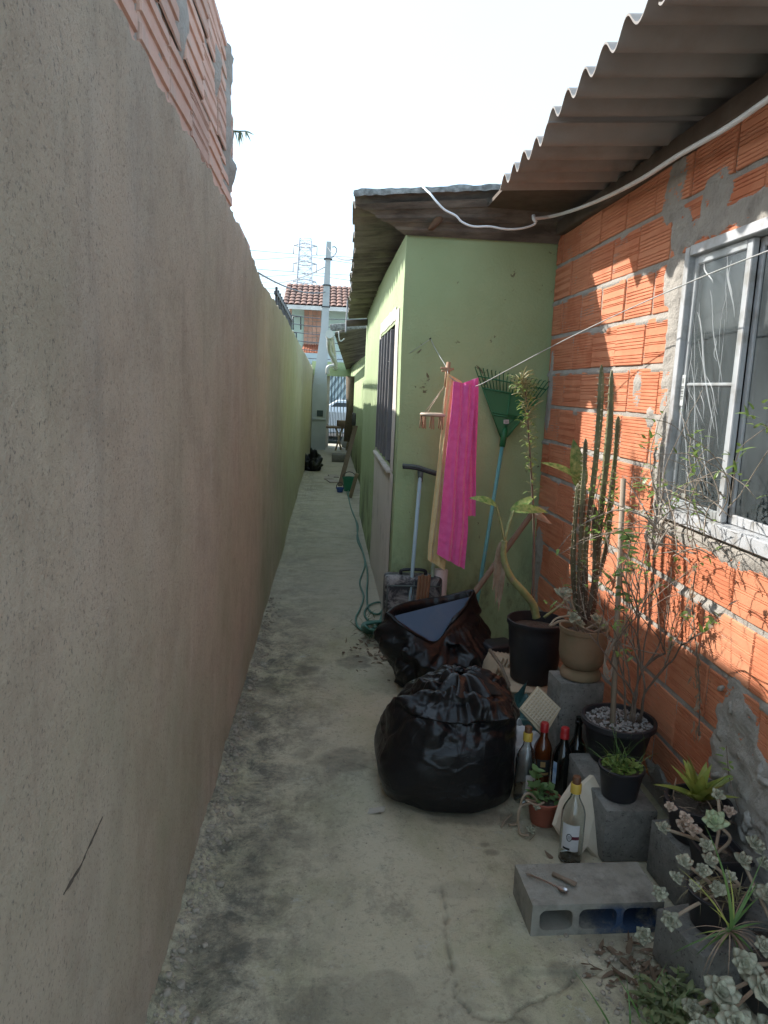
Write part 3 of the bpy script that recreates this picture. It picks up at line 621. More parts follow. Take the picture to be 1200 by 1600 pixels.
# gable board, rafter tails and a rotten purlin end
mb = MB(); t_ = np.linspace(0, 1, 40); s_ = np.linspace(0, 1, 22); S_, T_ = np.meshgrid(s_, t_, indexing='ij')     # boarded soffit of the front overhang
xf, xb = .115+T_*1.22, .425+T_*.91; Xs = xf*(1-S_)+xb*S_; Ys = 4.378+.185*S_; zf_ = zg(xf, 4.378)-.026; Zs = zf_*(1-S_)+2.442*S_+.007*(np.floor(S_*4.999) % 2)
mb.grid(np.dstack([Xs, Ys, Zs])); mb.build('soffit', M['oldfibre'], GH, smooth=False)
mb = MB(); q0 = AY(676, 352, 4.43); mb.tube([q0+Vector((-.02, .02, -.02)), q0+Vector((.0, .02, -.004)), q0+Vector((.02, .03, .02)), q0+Vector((.05, .05, .06))], [.008, .018, .022, .025], 7)
mb.box(q0+Vector((.012, .03, .005)), (.06, .03, .03), ry=-.8, rz=.2, bev=.006); mb.build('rotten_purlin', M['rot'], GH)
for y in (9.0,):
    mb = MB(); mb.box((.36, y, 2.50-.045*(y-4.46)), (.34, .05, .07), ry=-.1, bev=.004); mb.build('rafter', M['beam'], GH)
# nail with the clothes line
mb = MB(); nl = AY(672, 530, 4.56); mb.tube([nl+Vector((0, .04, 0)), nl+Vector((0, -.03, .004))], .004, 6); mb.build('nail', M['darkmetal'], GH)

# far half of the house: lower porch roof, side wall, gutter
FH = thing('porch_wing', 'far lower wing of the green house with porch roof and white gutter', 'house', (.45, 9.3, 0))
mb = MB(); mb.box((.62, 14.3, 1.0), (.12, 10, 2.1), bev=.01); mb.box((1.1, 9.25, 1.1), (1.0, .08, 2.2)); mb.build('wall', M['green'], FH)
yn = 11.5
a0, a1, b0, b1 = AY(523, 522, yn), AY(566, 508, yn), AY(541, 577, 19.4), AY(560, 573, 19.4)
mb = MB(); t = np.linspace(0, 1, 120); s = np.linspace(0, 1, 8); T, S = np.meshgrid(t, s, indexing='ij')
L_ = np.array(a0)[None, None]*(1-T[..., None])+np.array(b0)[None, None]*T[..., None]; R_ = (np.array(a1)+[.5, 0, .1])[None, None]*(1-T[..., None])+(np.array(b1)+[.3, 0, .08])[None, None]*T[..., None]
Pp = L_*(1-S[..., None])+R_*S[..., None]; Pp[..., 2] += .025*np.sin(T*2*math.pi*44); mb.grid(Pp); Pq = Pp.copy(); Pq[..., 2] += .02; mb.grid(Pq[:, ::-1]); mb.grid(np.stack([Pp[0], Pq[0]], 0)); mb.grid(np.stack([Pq[:, 0], Pp[:, 0]], 0).transpose(0, 1, 2)); mb.build('roof_sheet', M['oldfibre'], FH)
mb = MB(); mb.box((a0+a1)/2+Vector((.1, .02, .06)), (.75, .06, .10), ry=-.12, bev=.008); mb.build('roof_edge', M['lichen'], FH)
M['pvc'] = mat('grey_white_pvc', (.62, .63, .60), (.50, .51, .48), 5, .45, world=True)
mb = MB(); g0 = AY(515, 522, yn-.05); mb.tube([g0, g0+Vector((0, .03, 0)), AY(524, 575, 19.3)], .062, 16); gut = mb.build('gutter', M['pvc'], FH, angle=40)
mb = MB(); mb.tube(cat_([g0+Vector((-.01, .25, -.05)), AY(515, 548, 12.2), AY(522, 562, 12.5), AY(524, 570, 12.6), AY(513, 574, 12.6), AY(512, 585, 12.6)], 5), .035, 10); mb.build('downpipe', M['pvc'], FH)
mb = MB(); mb.tube(cat_([AY(529, 518, 11.4), AY(530, 530, 11.4), AY(533, 533, 11.4), AY(538, 529, 11.4)], 4), .008, 6); mb.build('wire_hook', M['pvc'], FH)
mb = MB(); mb.box(AY(525, 577, 19.3), (1.2, .2, .35)); mb.build('lintel', M['green'], FH, smooth=False)
mb = MB(); q1 = AY(553, 655, 12.0); mb.box(q1, (.06, .16, .2), bev=.01); mb.build('meter_box', M['darkmetal'], FH)
mb = MB(); mb.tube([AY(549, 588, 16.5), AY(549, 640, 16.5), AY(546, 690, 16.5)], [.12, .11, .13], 12); mb.build('rolled_blind', mat('brown_rolled_mat', (.16, .12, .08), (.10, .075, .05), 20, .9), FH)

# ------------------------------------------------------------------ end of the passage
YGT = 19.6
# end wall stub and meter pole
EW = MB(); a = AY(484, 575, 19.2); b = AY(510, 575, 19.2); EW.box(((a.x+b.x)/2-.1, 19.5, 1.0), (b.x-a.x+.4, .16, 2.1), bev=.01)
ew = EW.build('end_wall', M['oldplaster'], loc=(-.2, 19.5, 0)); tag(ew, 'short pale wall closing the passage behind the concrete pole', 'wall')
PO = thing('utility_pole', 'tall tapering pale concrete pole with meter box at the end of the passage', 'pole', GR(497, 698)); yp = 18.6
M['palecon'] = mat('pale_concrete', (.50, .53, .52), (.42, .45, .44), 3, .9, 60, .3, .004)
mb = MB(); bz = AY(497, 702, yp); p1 = AY(500, 600, yp); p2 = AY(507, 520, yp); p3 = AY(514, 378, yp)
def frust(mb, c0, w0, d0, c1, w1, d1):
    vs = [c0+Vector((sx*w0/2, sy*d0/2, 0)) for sx, sy in ((-1, -1), (1, -1), (1, 1), (-1, 1))]+[c1+Vector((sx*w1/2, sy*d1/2, 0)) for sx, sy in ((-1, -1), (1, -1), (1, 1), (-1, 1))]
    mb.add(vs, [(3, 2, 1, 0), (4, 5, 6, 7)]+[(i, (i+1) % 4, 4+(i+1) % 4, 4+i) for i in range(4)])
bz = Vector((bz.x, yp, 0)); frust(mb, bz, .35, .34, p1, .35, .34); mb.build('pedestal', M['palecon'], PO, smooth=False)
mb = MB(); frust(mb, p1, .33, .32, p2, .19, .2); frust(mb, p2+Vector((0, 0, .001)), .185, .2, p3, .11, .12); mb.build('shaft', M['palecon'], PO, smooth=False)
mb = MB(); mb.box(AY(500, 646, yp-.175), (.15, .03, .15), bev=.005); mb.build('meter_window', mat('dark_green_glass', (.03, .06, .05), None, 5, .2), PO, smooth=False)
mb = MB(); c = AY(498, 655, yp-.19); mb.box(c, (.30, .04, .025), bev=.004); mb.build('ledge', M['palecon'], PO, smooth=False)
for z in (3.4, 3.9, 4.5):
    mb = MB(); q_ = p2.lerp(p3, (z-p2.z)/(p3.z-p2.z)); mb.box(Vector((q_.x, yp, z)), (.20, .21, .025), bev=.003); mb.build('strap', M['darkmetal'], PO, smooth=False)
# gate
GT = thing('entrance_gate', 'barred steel entrance gate at the far end of the passage', 'gate', GR(527, 694))
gl_, gr_ = AY(511, 590, YGT), AY(556, 590, YGT); zb, ztp = AY(512, 692, YGT).z, AY(512, 584, YGT).z
M['gatem'] = mat('dark_green_steel', (.05, .075, .06), (.08, .10, .085), 6, .5)
mb = MB()
for z in (zb+.03, ztp-.03): mb.box(((gl_.x+gr_.x)/2, YGT, z), (gr_.x-gl_.x, .04, .05))
mb.box((gl_.x-.03, YGT, (zb+ztp)/2), (.13, .1, ztp-zb+.1)); mb.box((gr_.x+.03, YGT, (zb+ztp)/2), (.06, .06, ztp-zb+.1)); mb.build('gate_frame', M['gatem'], GT, smooth=False)
for i in range(9):
    x = lerp(gl_.x+.05, gr_.x-.05, i/8); mb = MB(); mb.tube([(x, YGT, zb), (x, YGT, ztp)], .011, 6); mb.build('bar', M['gatem'], GT)
for i in range(8):
    x = lerp(gl_.x+.09, gr_.x-.09, i/7); mb = MB(); mb.tube([(x, YGT+.012, zb), (x, YGT+.012, zb+.78), (x, YGT+.012, zb+.84)], [.009, .009, .001], 6); mb.build('spear', M['gatem'], GT)
# ------------------------------------------------------------------ across the street
mb = MB(); mb.box((0, 24.2, -.03), (60, 6, .1)); st = mb.build('street', mat('asphalt', (.055, .053, .05), (.07, .068, .065), 4, .9, 40, .4, .01)); tag(st, kind='structure')
CARL = AY(512, 656, 22.6); 
CR_ = thing('parked_car', 'white car parked in the street beyond the gate', 'car', (AY(529, 660, 22.6).x+.4, 22.6, .02)); cx = CR_.location.x
M['carw'] = mat('white_car_paint', (.72, .74, .76), (.68, .7, .72), 2, .25); M['tyre'] = mat('tyre_rubber', (.03, .03, .03), None, 8, .8); M['carg'] = mat('car_glass', (.03, .035, .04), None, 3, .08)
mb = MB(); prof = [(-2, .24), (-2.03, .5), (-1.9, .72), (-1.0, .80), (-.45, 1.14), (.9, 1.16), (1.55, .82), (1.98, .76), (2.02, .45), (1.98, .24)]
vs = []; fs = []
for (yo, k) in ((-.80, 0), (-.72, 1)): pass
ring = lambda yo, ins: [Vector((cx+x*(1-.02*ins), 22.6+yo*(1 if z < .9 else .82), z-.02*ins)) for x, z in prof]
R0, R1 = ring(-.82, 0), ring(.82, 0); n_ = len(prof); mb.add(R0+R1, [tuple(range(n_-1, -1, -1)), tuple(range(n_, 2*n_))]+[(i, (i+1) % n_, n_+(i+1) % n_, n_+i) for i in range(n_)]); mb.build('body', M['carw'], CR_, smooth=False)
for sx in (-1.3, 1.25):
    for sy in (-.80, .80):
        mb = MB(); mb.tube([(cx+sx, 22.6+sy-.1, .31), (cx+sx, 22.6+sy+.1, .31)], .31, 20); wh = mb.build('wheel', M['tyre'], CR_, angle=40)
        mb = MB(); mb.tube([(cx+sx, 22.6+sy-.11, .31), (cx+sx, 22.6+sy+.11, .31)], .18, 14); mb.build('rim', M['alu'], wh, angle=40)
for (x0, x1) in ((-.8, .15), (.22, 1.15)):
    mb = MB(); y = 22.6-.70; mb.prism([(cx+x0, y-.085, .83), (cx+x1, y-.085, .83), (cx+x1-.12, y-.02, 1.08), (cx+x0+.3*(x0 < 0), y-.02, 1.08)], (0, .01, 0)); mb.build('window', M['carg'], CR_, smooth=False)
# garage front with diagonal slats
GF = thing('garage_front', 'pale garage front with diagonal slats seen through the gate', 'garage', (AY(527, 640, 27).x, 27, 0)); gx = GF.location.x
mb = MB(); mb.box((gx, 27.2, 1.3), (9, .2, 2.7)); mb.build('wall', mat('pale_blue_wall', (.50, .60, .60), (.55, .63, .62), 3, .8), GF, smooth=False)
M['slat'] = mat('white_slat', (.74, .77, .78), (.68, .72, .74), 5, .6); M['slatd'] = mat('grey_blue_slat', (.17, .22, .24), (.2, .25, .27), 5, .6)
z0_, z1_ = AY(527, 626, 27).z, AY(527, 575, 27).z
for i in range(26):
    xx_ = gx-3+i*.24; mb = MB(); d = .10; mb.prism([(xx_, 27.08, z0_), (xx_+d, 27.08, z0_), (xx_+d+.9, 27.08, z1_+.2), (xx_+.9, 27.08, z1_+.2)], (0, .03, 0)); mb.build('slat', M['slatd'], GF, smooth=False)
for i in range(10):
    xx_ = gx-1.4+i*.3; mb = MB(); mb.box((xx_, 27.04, .72), (.12, .06, z0_-.2)); mb.build('board', M['slat'] if i % 4 else M['slatd'], GF, smooth=False)
# two-storey neighbour house
yh = 32.0; HB = thing('neighbour_house', 'two storey pale green house with brown tiled roof and bare brick panel beyond the gate', 'house', (AY(510, 560, yh).x, yh, 0))
hl, hr = AY(456, 500, yh).x, AY(600, 500, yh).x; zt_ = AY(500, 482, yh).z
mb = MB(); mb.box(((hl+hr)/2, yh+3, zt_/2), (hr-hl, 6, zt_)); mb.build('wall', mat('mint_wall', (.40, .52, .44), (.46, .56, .50), 1.2, .85, world=True), HB, smooth=False)
b0_, b1_ = AY(475, 500, yh-.05), AY(502, 500, yh-.05)
bm_ = mat('red_brick_panel', (.42, .22, .15), (.50, .29, .21), 2, .9, rv=.12)
mb = MB(); mb.box(((b0_.x+b1_.x)/2, yh-.03, zt_-1.6), (b1_.x-b0_.x, .1, 3.0)); bp = mb.build('brick_panel', M['mortar'], HB, smooth=False)
me_ = None
for r_ in range(13):
    for c_ in range(4):
        L = (b1_.x-b0_.x)/4; mb = MB(); mb.box((b0_.x+(c_+.5)*L, yh-.09, zt_-.2-r_*.22), (L-.02, .03, .195)); mb.build('brick', bm_, bp, smooth=False)
M['tile'] = mat('brown_roof_tile', (.25, .135, .10), (.34, .20, .155), 6, .85, 40, .4, .01, .15, world=True, dirt=(.12, .085, .07), dsc=2, dlo=.5, dhi=.7)
rl, rr_ = AY(441, 470, yh-.9).x, AY(610, 470, yh-.9).x
ncol = int((rr_-rl)/.24); zf0 = AY(500, 479, yh-.9).z; zf1 = AY(500, 447, yh+2.2).z
ridge = []
for i in range(ncol):
    x = rl+(i+.5)*.24; mb = MB(); n0 = 9
    for k in range(7):
        t0, t1 = k/7, (k+1)/7; pts0 = []; pts1 = []
        for j in range(7):
            an = math.pi*j/6; dx = -.12*math.cos(an); dz = .06*math.sin(an)
            pts0.append((x+dx, lerp(yh-.9, yh+2.2, t0)-.03, lerp(zf0, zf1, t0)+dz+.03)); pts1.append((x+dx*.9, lerp(yh-.9, yh+2.2, t1), lerp(zf0, zf1, t1)+dz))
        mb.add(pts0+pts1, [(j, j+1, 8+j, 7+j) for j in range(6)])
    mb.build('tile_row', M['tile'], HB)
mb = MB(); mb.prism([(rl, yh-.9, zf0-.04), (rr_, yh-.9, zf0-.04), (rr_, yh+2.2, zf1-.05), (rl, yh+2.2, zf1-.05)], (0, 0, .04)); mb.prism([(rl, yh+2.2, zf1-.05), (rr_, yh+2.2, zf1-.05), (rr_, yh+5.4, zf0), (rl, yh+5.4, zf0)], (0, 0, .08)); mb.build('roof', M['tile'], HB, smooth=False)
mb = MB(); mb.box(((rl+rr_)/2, yh-.93, zf0-.07), (rr_-rl+.1, .06, .16)); mb.build('fascia', mat('white_fascia', (.72, .70, .66), None, 4, .7), HB, smooth=False)
mb = MB(); lo_ = AY(472, 560, yh-1.2); hi_ = AY(500, 545, yh-.2)
for i in range(7):
    x = lerp(lo_.x, hi_.x, (i+.5)/7); mb.tube([(x, yh-1.4, lo_.z), (x, yh-.1, hi_.z+.1)], .075, 8)
mb.build('lean_to_tiles', mat('orange_tile', (.42, .14, .07), (.36, .11, .05), 4, .85, world=True), HB)
for (px, py) in ((470, 505), (463, 530)):
    mb = MB(); mb.tube([AY(px-12, py+10, yh-.3), AY(px-12, py-10, yh-.3), AY(px, py-10, yh-.3), AY(px, py+10, yh-.3)], .03, 6); mb.build('railing', M['darkmetal'], HB)
# ------------------------------------------------------------------ neighbour's railing above the left wall
RL = thing('railing', 'dark steel railing above the far end of the left wall', 'railing', (-.505, 8.7, 2.06))
for i in range(12):
    y = 7.3+i*.26; z0 = 2.06; z1 = 2.44; mb = MB(); mb.box((-.505, y, (z0+z1)/2), (.02, .05, z1-z0)); mb.build('bar', M['darkmetal'], RL, smooth=False)
mb = MB(); mb.box((-.505, 8.75, 2.38), (.03, 3.1, .03)); mb.box((-.505, 8.75, 2.15), (.03, 3.1, .03)); mb.build('rail', M['darkmetal'], RL, smooth=False)
# ------------------------------------------------------------------ lattice pylon
yp_ = 150.; PY = thing('transmission_tower', 'grey lattice transmission tower far behind the tiled roof', 'pylon', (AY(475, 470, yp_).x, yp_, 0))
M['galv'] = mat('galvanised_steel', (.50, .51, .53), (.56, .57, .58), .4, .6)
ztop = AY(477, 374, yp_).z; px_ = PY.location.x; wtop, wbot = 2.4, 4.6; nl_ = 16
def lev(k): t = k/nl_; return lerp(0, ztop, t), lerp(wbot, wtop*.5, min(1, t*1.0))
for sx in (-1, 1):
    for sy in (-1, 1):
        mb = MB(); mb.tube([(px_+sx*wbot/2, yp_+sy*wbot/2, 0), (px_+sx*wtop/2*.9, yp_+sy*wtop/2*.9, ztop)], .10, 5); mb.build('leg', M['galv'], PY)
mb = MB()
for k in range(nl_):
    za, zb_ = ztop*k/nl_, ztop*(k+1)/nl_; wa = lerp(wbot, wtop*.9, k/nl_)/2; wb = lerp(wbot, wtop*.9, (k+1)/nl_)/2
    for sy in (-1, 1):
        mb.tube([(px_-wa, yp_+sy*wa, za), (px_+wb, yp_+sy*wb, zb_)], .045, 4); mb.tube([(px_+wa, yp_+sy*wa, za), (px_-wb, yp_+sy*wb, zb_)], .045, 4); mb.tube([(px_-wb, yp_+sy*wb, zb_), (px_+wb, yp_+sy*wb, zb_)], .045, 4)
        mb.tube([(px_+sy*wa, yp_-wa, za), (px_+sy*wb, yp_+wb, zb_)], .045, 4); mb.tube([(px_+sy*wb, yp_-wb, zb_), (px_+sy*wb, yp_+wb, zb_)], .045, 4)
mb.build('bracing', M['galv'], PY)
wl = MB()
for zz_ in (AY(477, 384, yp_).z, AY(477, 412, yp_).z, AY(477, 440, yp_).z):
    mb = MB()
    for s in (-1, 1): mb.tube([(px_, yp_, zz_+.5), (px_+s*2.2, yp_, zz_)], .12, 4); mb.tube([(px_+s*2.2, yp_, zz_), (px_+s*2.2, yp_, zz_-1.6)], .1, 4); mb.tube([(px_, yp_, zz_-.4), (px_+s*2.2, yp_, zz_)], .1, 4)
    mb.build('cross_arm', M['galv'], PY)
def cable(name, label, a, b, sag, r, cat='wire', group=None):
    a, b = Vector(a), Vector(b); mb = MB(); mb.tube([a.lerp(b, t)-Vector((0, 0, sag*4*t*(1-t))) for t in np.linspace(0, 1, 24)], r, 5)
    o = mb.build(name, M['wire'], loc=a); tag(o, label, cat, group)
M['wire'] = mat('cable_grey', (.16, .165, .175), None, 2, .6)
gname = 'power lines of the transmission tower'
for i, (ya, yb_, yc_) in enumerate(((374, 372, 378), (406, 398, 412), (418, 430, 425))):
    zc = AY(477, [384, 412, 440][i], yp_).z-1.6
    for s in (-1, 1):
        cable('power_line', ['upper', 'middle', 'lower'][i]+' power line running left from the lattice tower', (px_+s*2.2-60, yp_+ (30 if s > 0 else -30), zc+1), (px_+s*2.2, yp_, zc), 1.2, .045, 'power line', gname)
        cable('power_line', ['upper', 'middle', 'lower'][i]+' power line running right from the lattice tower', (px_+s*2.2, yp_, zc), (px_+s*2.2+60, yp_-20*s, zc+1), 1.2, .045, 'power line', gname)
tp = p3.copy()
cable('service_wire', 'dark service wire running from the left wall to the concrete pole', AX(403, 426, XL-.6), AY(508, 456, yp), .12, .012)
cable('service_wire', 'grey wire crossing the sky to the upper strap of the pole', AY(395, 436, 30), AY(510, 416, yp), .25, .012)
cable('service_wire', 'wire from the pole head to the green house roof', AY(512, 386, yp), AY(553, 405, 9.5), .1, .010)
mb = MB(); mb.tube(cat_([AY(513, 402, yp), AY(521, 401, yp), AY(526, 392, yp), AY(524, 386, yp), AY(519, 386, yp)], 5), .012, 6); mb.build('wire_loop', M['wire'], PO)
cable('service_wire', 'dark wire dropping past the porch roof edge', AY(543, 470, 11.6), AY(540, 520, 11.3), 0, .012)
for i in range(6):
    y_ = 478+i*13; cable('street_wire', ['topmost', 'second from the top', 'third from the top', 'third from the bottom', 'second from the bottom', 'lowest'][i]+' of the six thin street wires crossing the tiled house', AY(440, y_+12, 26), AY(620, y_+16-i, 26), .15, .014, 'wire', 'street wires in front of the tiled house')
# ------------------------------------------------------------------ palm behind the left wall
PT = thing('palm_tree', 'palm behind the left brick parapet with one frond tip showing', 'palm', (-1.35, 5.2, 0))
mb = MB(); mb.tube(cat_([(-1.35, 5.2, 0), (-1.33, 5.2, 1.2), (-1.38, 5.15, 2.4)], 5), .07, 10); mb.build('trunk', mat('palm_bark', (.14, .11, .08), (.1, .08, .06), 30, .95, 40, .7, .01), PT)
M['frond'] = leafmat('palm_leaf', (.10, .14, .07), (.16, .19, .11)); tipp = AY(384, 205, 4.6)
for k in range(7):
    an = -.5+k*.9; s0 = Vector((-1.38, 5.15, 2.45)) 
    e0 = tipp if k == 0 else s0+Vector((math.cos(an)*-.7, math.sin(an)*.7, .05-.2*(k % 3)))
    if k and e0.x > -.62: continue
    spine = cat_([s0, s0.lerp(e0, .5)+Vector((0, 0, .28)), e0], 12); mb = MB(); mb.tube(spine, [.012*(1-i/len(spine))+.003 for i in range(len(spine))], 5)
    for i in range(4, len(spine)-1):
        t = (spine[i+1]-spine[i-1]).normalized(); side = t.cross(Vector((0, 0, 1))).normalized()
        for s in (-1, 1): mb.leaf(spine[i], (side*s*.55+t*1.0+Vector((0, 0, -.25))), Vector((0, 0, 1)), .09, .010, .9, .1, 4)
    for q in range(14 if k == 0 else 0): mb.leaf(spine[-1-q % 5], (random.uniform(-.2, .6), random.uniform(-.5, .3), random.uniform(-1, -.1)), Vector((0, -1, .2)), random.uniform(.05, .09), .009, .5, .1, 4)
    mb.build('frond', M['frond'], PT)

# ================================================================== things standing in the yard
M['blackpl'] = mat('black_pot_plastic', (.012, .012, .015), (.022, .022, .026), 9, .5, 60, .15, .002, dirt=(.08, .075, .065), dsc=8, dlo=.58, dhi=.8, damt=.5)
M['terra'] = mat('old_terracotta', (.26, .17, .10), (.20, .135, .075), 8, .85, 70, .4, .003, dirt=(.14, .13, .07), dsc=5, dlo=.45, dhi=.7)
M['redterra'] = mat('red_terracotta_plastic', (.30, .085, .05), (.36, .11, .07), 8, .6, dirt=(.2, .14, .1), dsc=8, dlo=.55, dhi=.75)
M['soil'] = mat('dry_soil', (.07, .055, .042), (.12, .10, .08), 60, .95, 80, 1, .02)
M['gravel'] = mat('pale_gravel', (.42, .41, .39), (.22, .21, .20), 50, .9, rv=.3)
M['wood'] = mat('weathered_board', (.42, .33, .23), (.34, .26, .17), 12, .8, 70, .3, .003, dirt=(.2, .14, .09), dsc=7, dlo=.55, dhi=.72)
M['stick'] = mat('grey_brown_stick', (.16, .11, .075), (.22, .16, .11), 20, .85, 60, .5, .004)

# ------------------------------------------------------------------ black rubbish bags
def bagmat(name):
    n = NM(name); p = n.pos()
    h = n.math('ADD', n.noise(p, 9, 4, .55, 1.2), n.math('MULTIPLY', n.noise(p, 40, 3, .5, 1.0), .16))
    pc = n.pos(False, (1, 1, .45)); cr = n.ramp(n.math('ABSOLUTE', n.math('SUBTRACT', n.noise(pc, 7, 2, .5, .8), .5)), 0, .022, 1, 0); cr2 = n.ramp(n.math('ABSOLUTE', n.math('SUBTRACT', n.noise(n.pos(False, (.6, .6, 1.3)), 11, 2, .5, 1.2), .5)), 0, .018, 1, 0)
    h = n.math('ADD', h, n.math('ADD', n.math('MULTIPLY', cr, .45), n.math('MULTIPLY', cr2, .25)))
    return n.fin((.0065, .0065, .0075), n.ramp(n.noise(p, 9, 4), .3, .7, .28, .42), n.bump(h, .22, .012), Specular_IOR_Level=.36)
M['bag'] = bagmat('black_bin_liner')
def tri(x): return np.abs((x % 1)*2-1)
def crumple(P, seed, n=12, f0=4, f1=14, mask=None):
    rr = np.random.RandomState(seed); h = np.zeros(P.shape[:2])
    wx = fbm(P[..., 0]*7+3, P[..., 2]*7+P[..., 1]*5, 3, seed); 
    for k in range(n):
        d = rr.randn(3); d /= np.linalg.norm(d); f = rr.uniform(f0, f1)
        q = (P@d)*f+rr.rand()+(wx-.5)*1.1
        h += (tri(q)-.5)/f
    return h/math.sqrt(n)
def nrm_(P):
    du = np.gradient(P, axis=0); dv = np.gradient(P, axis=1); N = np.cross(du, dv); return N/np.maximum(np.linalg.norm(N, axis=2, keepdims=True), 1e-9)
B1 = Vector((.502, 2.775, 0)); nt_, nv_ = 260, 170
th = np.linspace(0, 2*math.pi, nt_); v = np.linspace(0, 1, nv_); TH, V = np.meshgrid(th, v, indexing='ij')
pv = [0, .10, .20, .34, .48, .60, .70, .79, .87, .93, .97, 1]; pr = [0, .19, .238, .258, .262, .250, .228, .198, .158, .11, .06, .0]; pz = [.004, .004, .02, .085, .17, .26, .335, .395, .432, .45, .462, .466]
Rr = np.interp(V, pv, pr); Zz = np.interp(V, pv, pz)
ker = np.ones(9)/9
Rr = np.apply_along_axis(lambda a: np.convolve(np.pad(a, 4, 'edge'), ker, 'valid'), 1, Rr); Zz = np.apply_along_axis(lambda a: np.convolve(np.pad(a, 4, 'edge'), ker, 'valid'), 1, Zz); Zz[:, 0] = .004
cs, sn = np.cos(TH), np.sin(TH)
sq = (np.abs(cs)**2.6+np.abs(sn)**2.6)**(-1/2.6)                      # squarish footprint
Xx = Rr*sq*cs*(.98+.07*(fbm(cs*1.4+5, sn*1.4+5, 2, 3)-.5)); Yy = Rr*sq*sn*.98
Xx = Xx + .045*np.clip((Zz-.18)/.29, 0, 1)+ .03*np.clip(1-Zz/.12, 0, 1)*(cs > 0)*cs - .01*(cs < 0)*np.clip(1-abs(Zz-.16)/.15, 0, 1)
P = np.dstack([Xx, Yy, Zz])
low = np.clip((V-.30)/.4, 0, 1); hi = np.clip((V-.56)/.22, 0, 1)
N = nrm_(P)
rad_cr = np.abs(np.sin(TH*9+3*fbm(V*3, TH*2, 3, 4)))*.012*hi
h = crumple(P, 4, 7, 1.5, 4)*(.05+.16*hi)+crumple(P, 9, 6, 5, 11)*(.012+.20*hi) + rad_cr*.35 + .0030*np.abs(np.sin(TH*17+2.5*fbm(V*4, TH*3, 3, 14)))*hi + crumple(P, 19, 6, 14, 26)*.10*hi*(fbm(TH*1.5, V*4, 2, 8) > .52)
diag = np.abs(np.sin((Zz*30+TH*2.2)+4*fbm(TH*2, V*4, 3, 7))); h += -.0035*(diag < .16)*low*(1-hi)*(fbm(TH*3, V*6, 2, 5) > .5)
h += -.006*np.clip((fbm(TH*1.6, V*5, 3, 15)-.45)*3, 0, 1)*low
fr_ = np.clip((V-.04)/.1, 0, 1)[..., None]
P = P+N*(h*np.clip((V-.06)/.12, 0, 1))[..., None]*-1
# overhanging flap fold on the camera side
fl = np.exp(-((V-.765)/.022)**2)*np.clip(-sn+.35, 0, 1)*(.6+.8*fbm(TH*4, V*0, 2, 2)); P[..., 1] -= .028*fl; P[..., 2] -= .010*fl
P[..., 2] = np.maximum(P[..., 2], .003); P[-1] = P[0]
mb = MB(); mb.grid(P+np.array(B1)); bag1 = mb.build('rubbish_bag', M['bag'], loc=B1)
bag1.scale = (1.03, 1.05, 1.03); tag(bag1, 'bulging black plastic rubbish bag tied shut in the middle of the path', 'rubbish bag')
# gathered knot
mb = MB(); kc = B1+Vector((.035, -.02, .463))
yy = np.linspace(0, 2*math.pi, 60); zz = np.linspace(0, 1, 16); A_, T_ = np.meshgrid(yy, zz, indexing='ij'); rk = .022+.055*T_**1.5*(1+.5*np.sin(A_*7+T_*3)); 
Kp = np.dstack([kc.x+rk*np.cos(A_)*1.25+.03*T_, kc.y+rk*np.sin(A_)-.06*T_**2, kc.z+.02*np.sin(T_*3.0)+.012*np.sin(A_*5)*T_-.035*T_**2]); Kp[-1] = Kp[0]; mb.grid(Kp); mb.build('knot', M['bag'], bag1)

# open bag with a blue tub in it
B2 = Vector((.66, 3.86, 0))
rim = [AY(600, 958, 3.80), AY(622, 944, 3.92), AY(660, 936, 4.0), AY(700, 930, 4.03), AY(742, 922, 4.0), AY(728, 950, 3.9), AY(705, 975, 3.80), AY(680, 1004, 3.70), AY(655, 996, 3.68), AY(630, 980, 3.70)]
rimc = cat_(rim+[rim[0]], 24)[:-1]; nr = len(rimc)
base_pts = [GR(616, 1066, .02), GR(640, 1052, .02)+Vector((-.0, .12, 0)), Vector((.55, 4.02, .01)), Vector((.7, 4.05, .01)), Vector((.85, 4.0, .01)), Vector((.92, 3.86, .01)), Vector((.90, 3.70, .01)), GR(720, 1082, .01), GR(675, 1082, .01), GR(640, 1079, .01)]
basec = cat_(base_pts+[base_pts[0]], 24)[:-1]
rows = 90; Pg = np.zeros((nr+1, rows, 3))
for i in range(nr+1):
    a = np.array(rimc[i % nr]); b = np.array(basec[i % nr]); t = np.linspace(0, 1, rows)[:, None]
    Pg[i] = a*(1-t)+b*t
ct = np.array([.68, 3.87, .2]); T_ = np.linspace(0, 1, rows)[None, :]
outw = Pg-ct; outw[..., 2] = 0; outw /= np.maximum(np.linalg.norm(outw, axis=2, keepdims=True), 1e-6)
an = np.arctan2(outw[..., 1], outw[..., 0])
Pg += outw*(.055*np.sin(np.pi*np.clip(T_*1.05, 0, 1)))[..., None]
fold = np.abs(np.sin(an*11+5*T_+2*fbm(an*1.2, T_*1.5, 2, 3)))*.014*np.sin(np.pi*np.clip(T_, .05, 1))+crumple(Pg, 12, 8, 2, 5)*.20+crumple(Pg, 31, 6, 7, 13)*.12
Pg += outw*(fold*np.clip(T_*6, .2, 1)*np.clip((1-T_)*6, 0, 1))[..., None]
Pg[..., 2] = np.maximum(Pg[..., 2], .004)
lipo = np.zeros((nr+1, 8, 3))                                       # rolled lip and inner face
for k in range(8):
    s = k/7; lipo[:, 7-k] = Pg[:, 0]-outw[:, 0]*(.014*math.sin(s*3.1)+.035*s)+np.array([0, 0, .016*math.sin(s*3.14)-.10*s*s])
Pg = np.concatenate([lipo, Pg], 1); Pg[-1] = Pg[0]
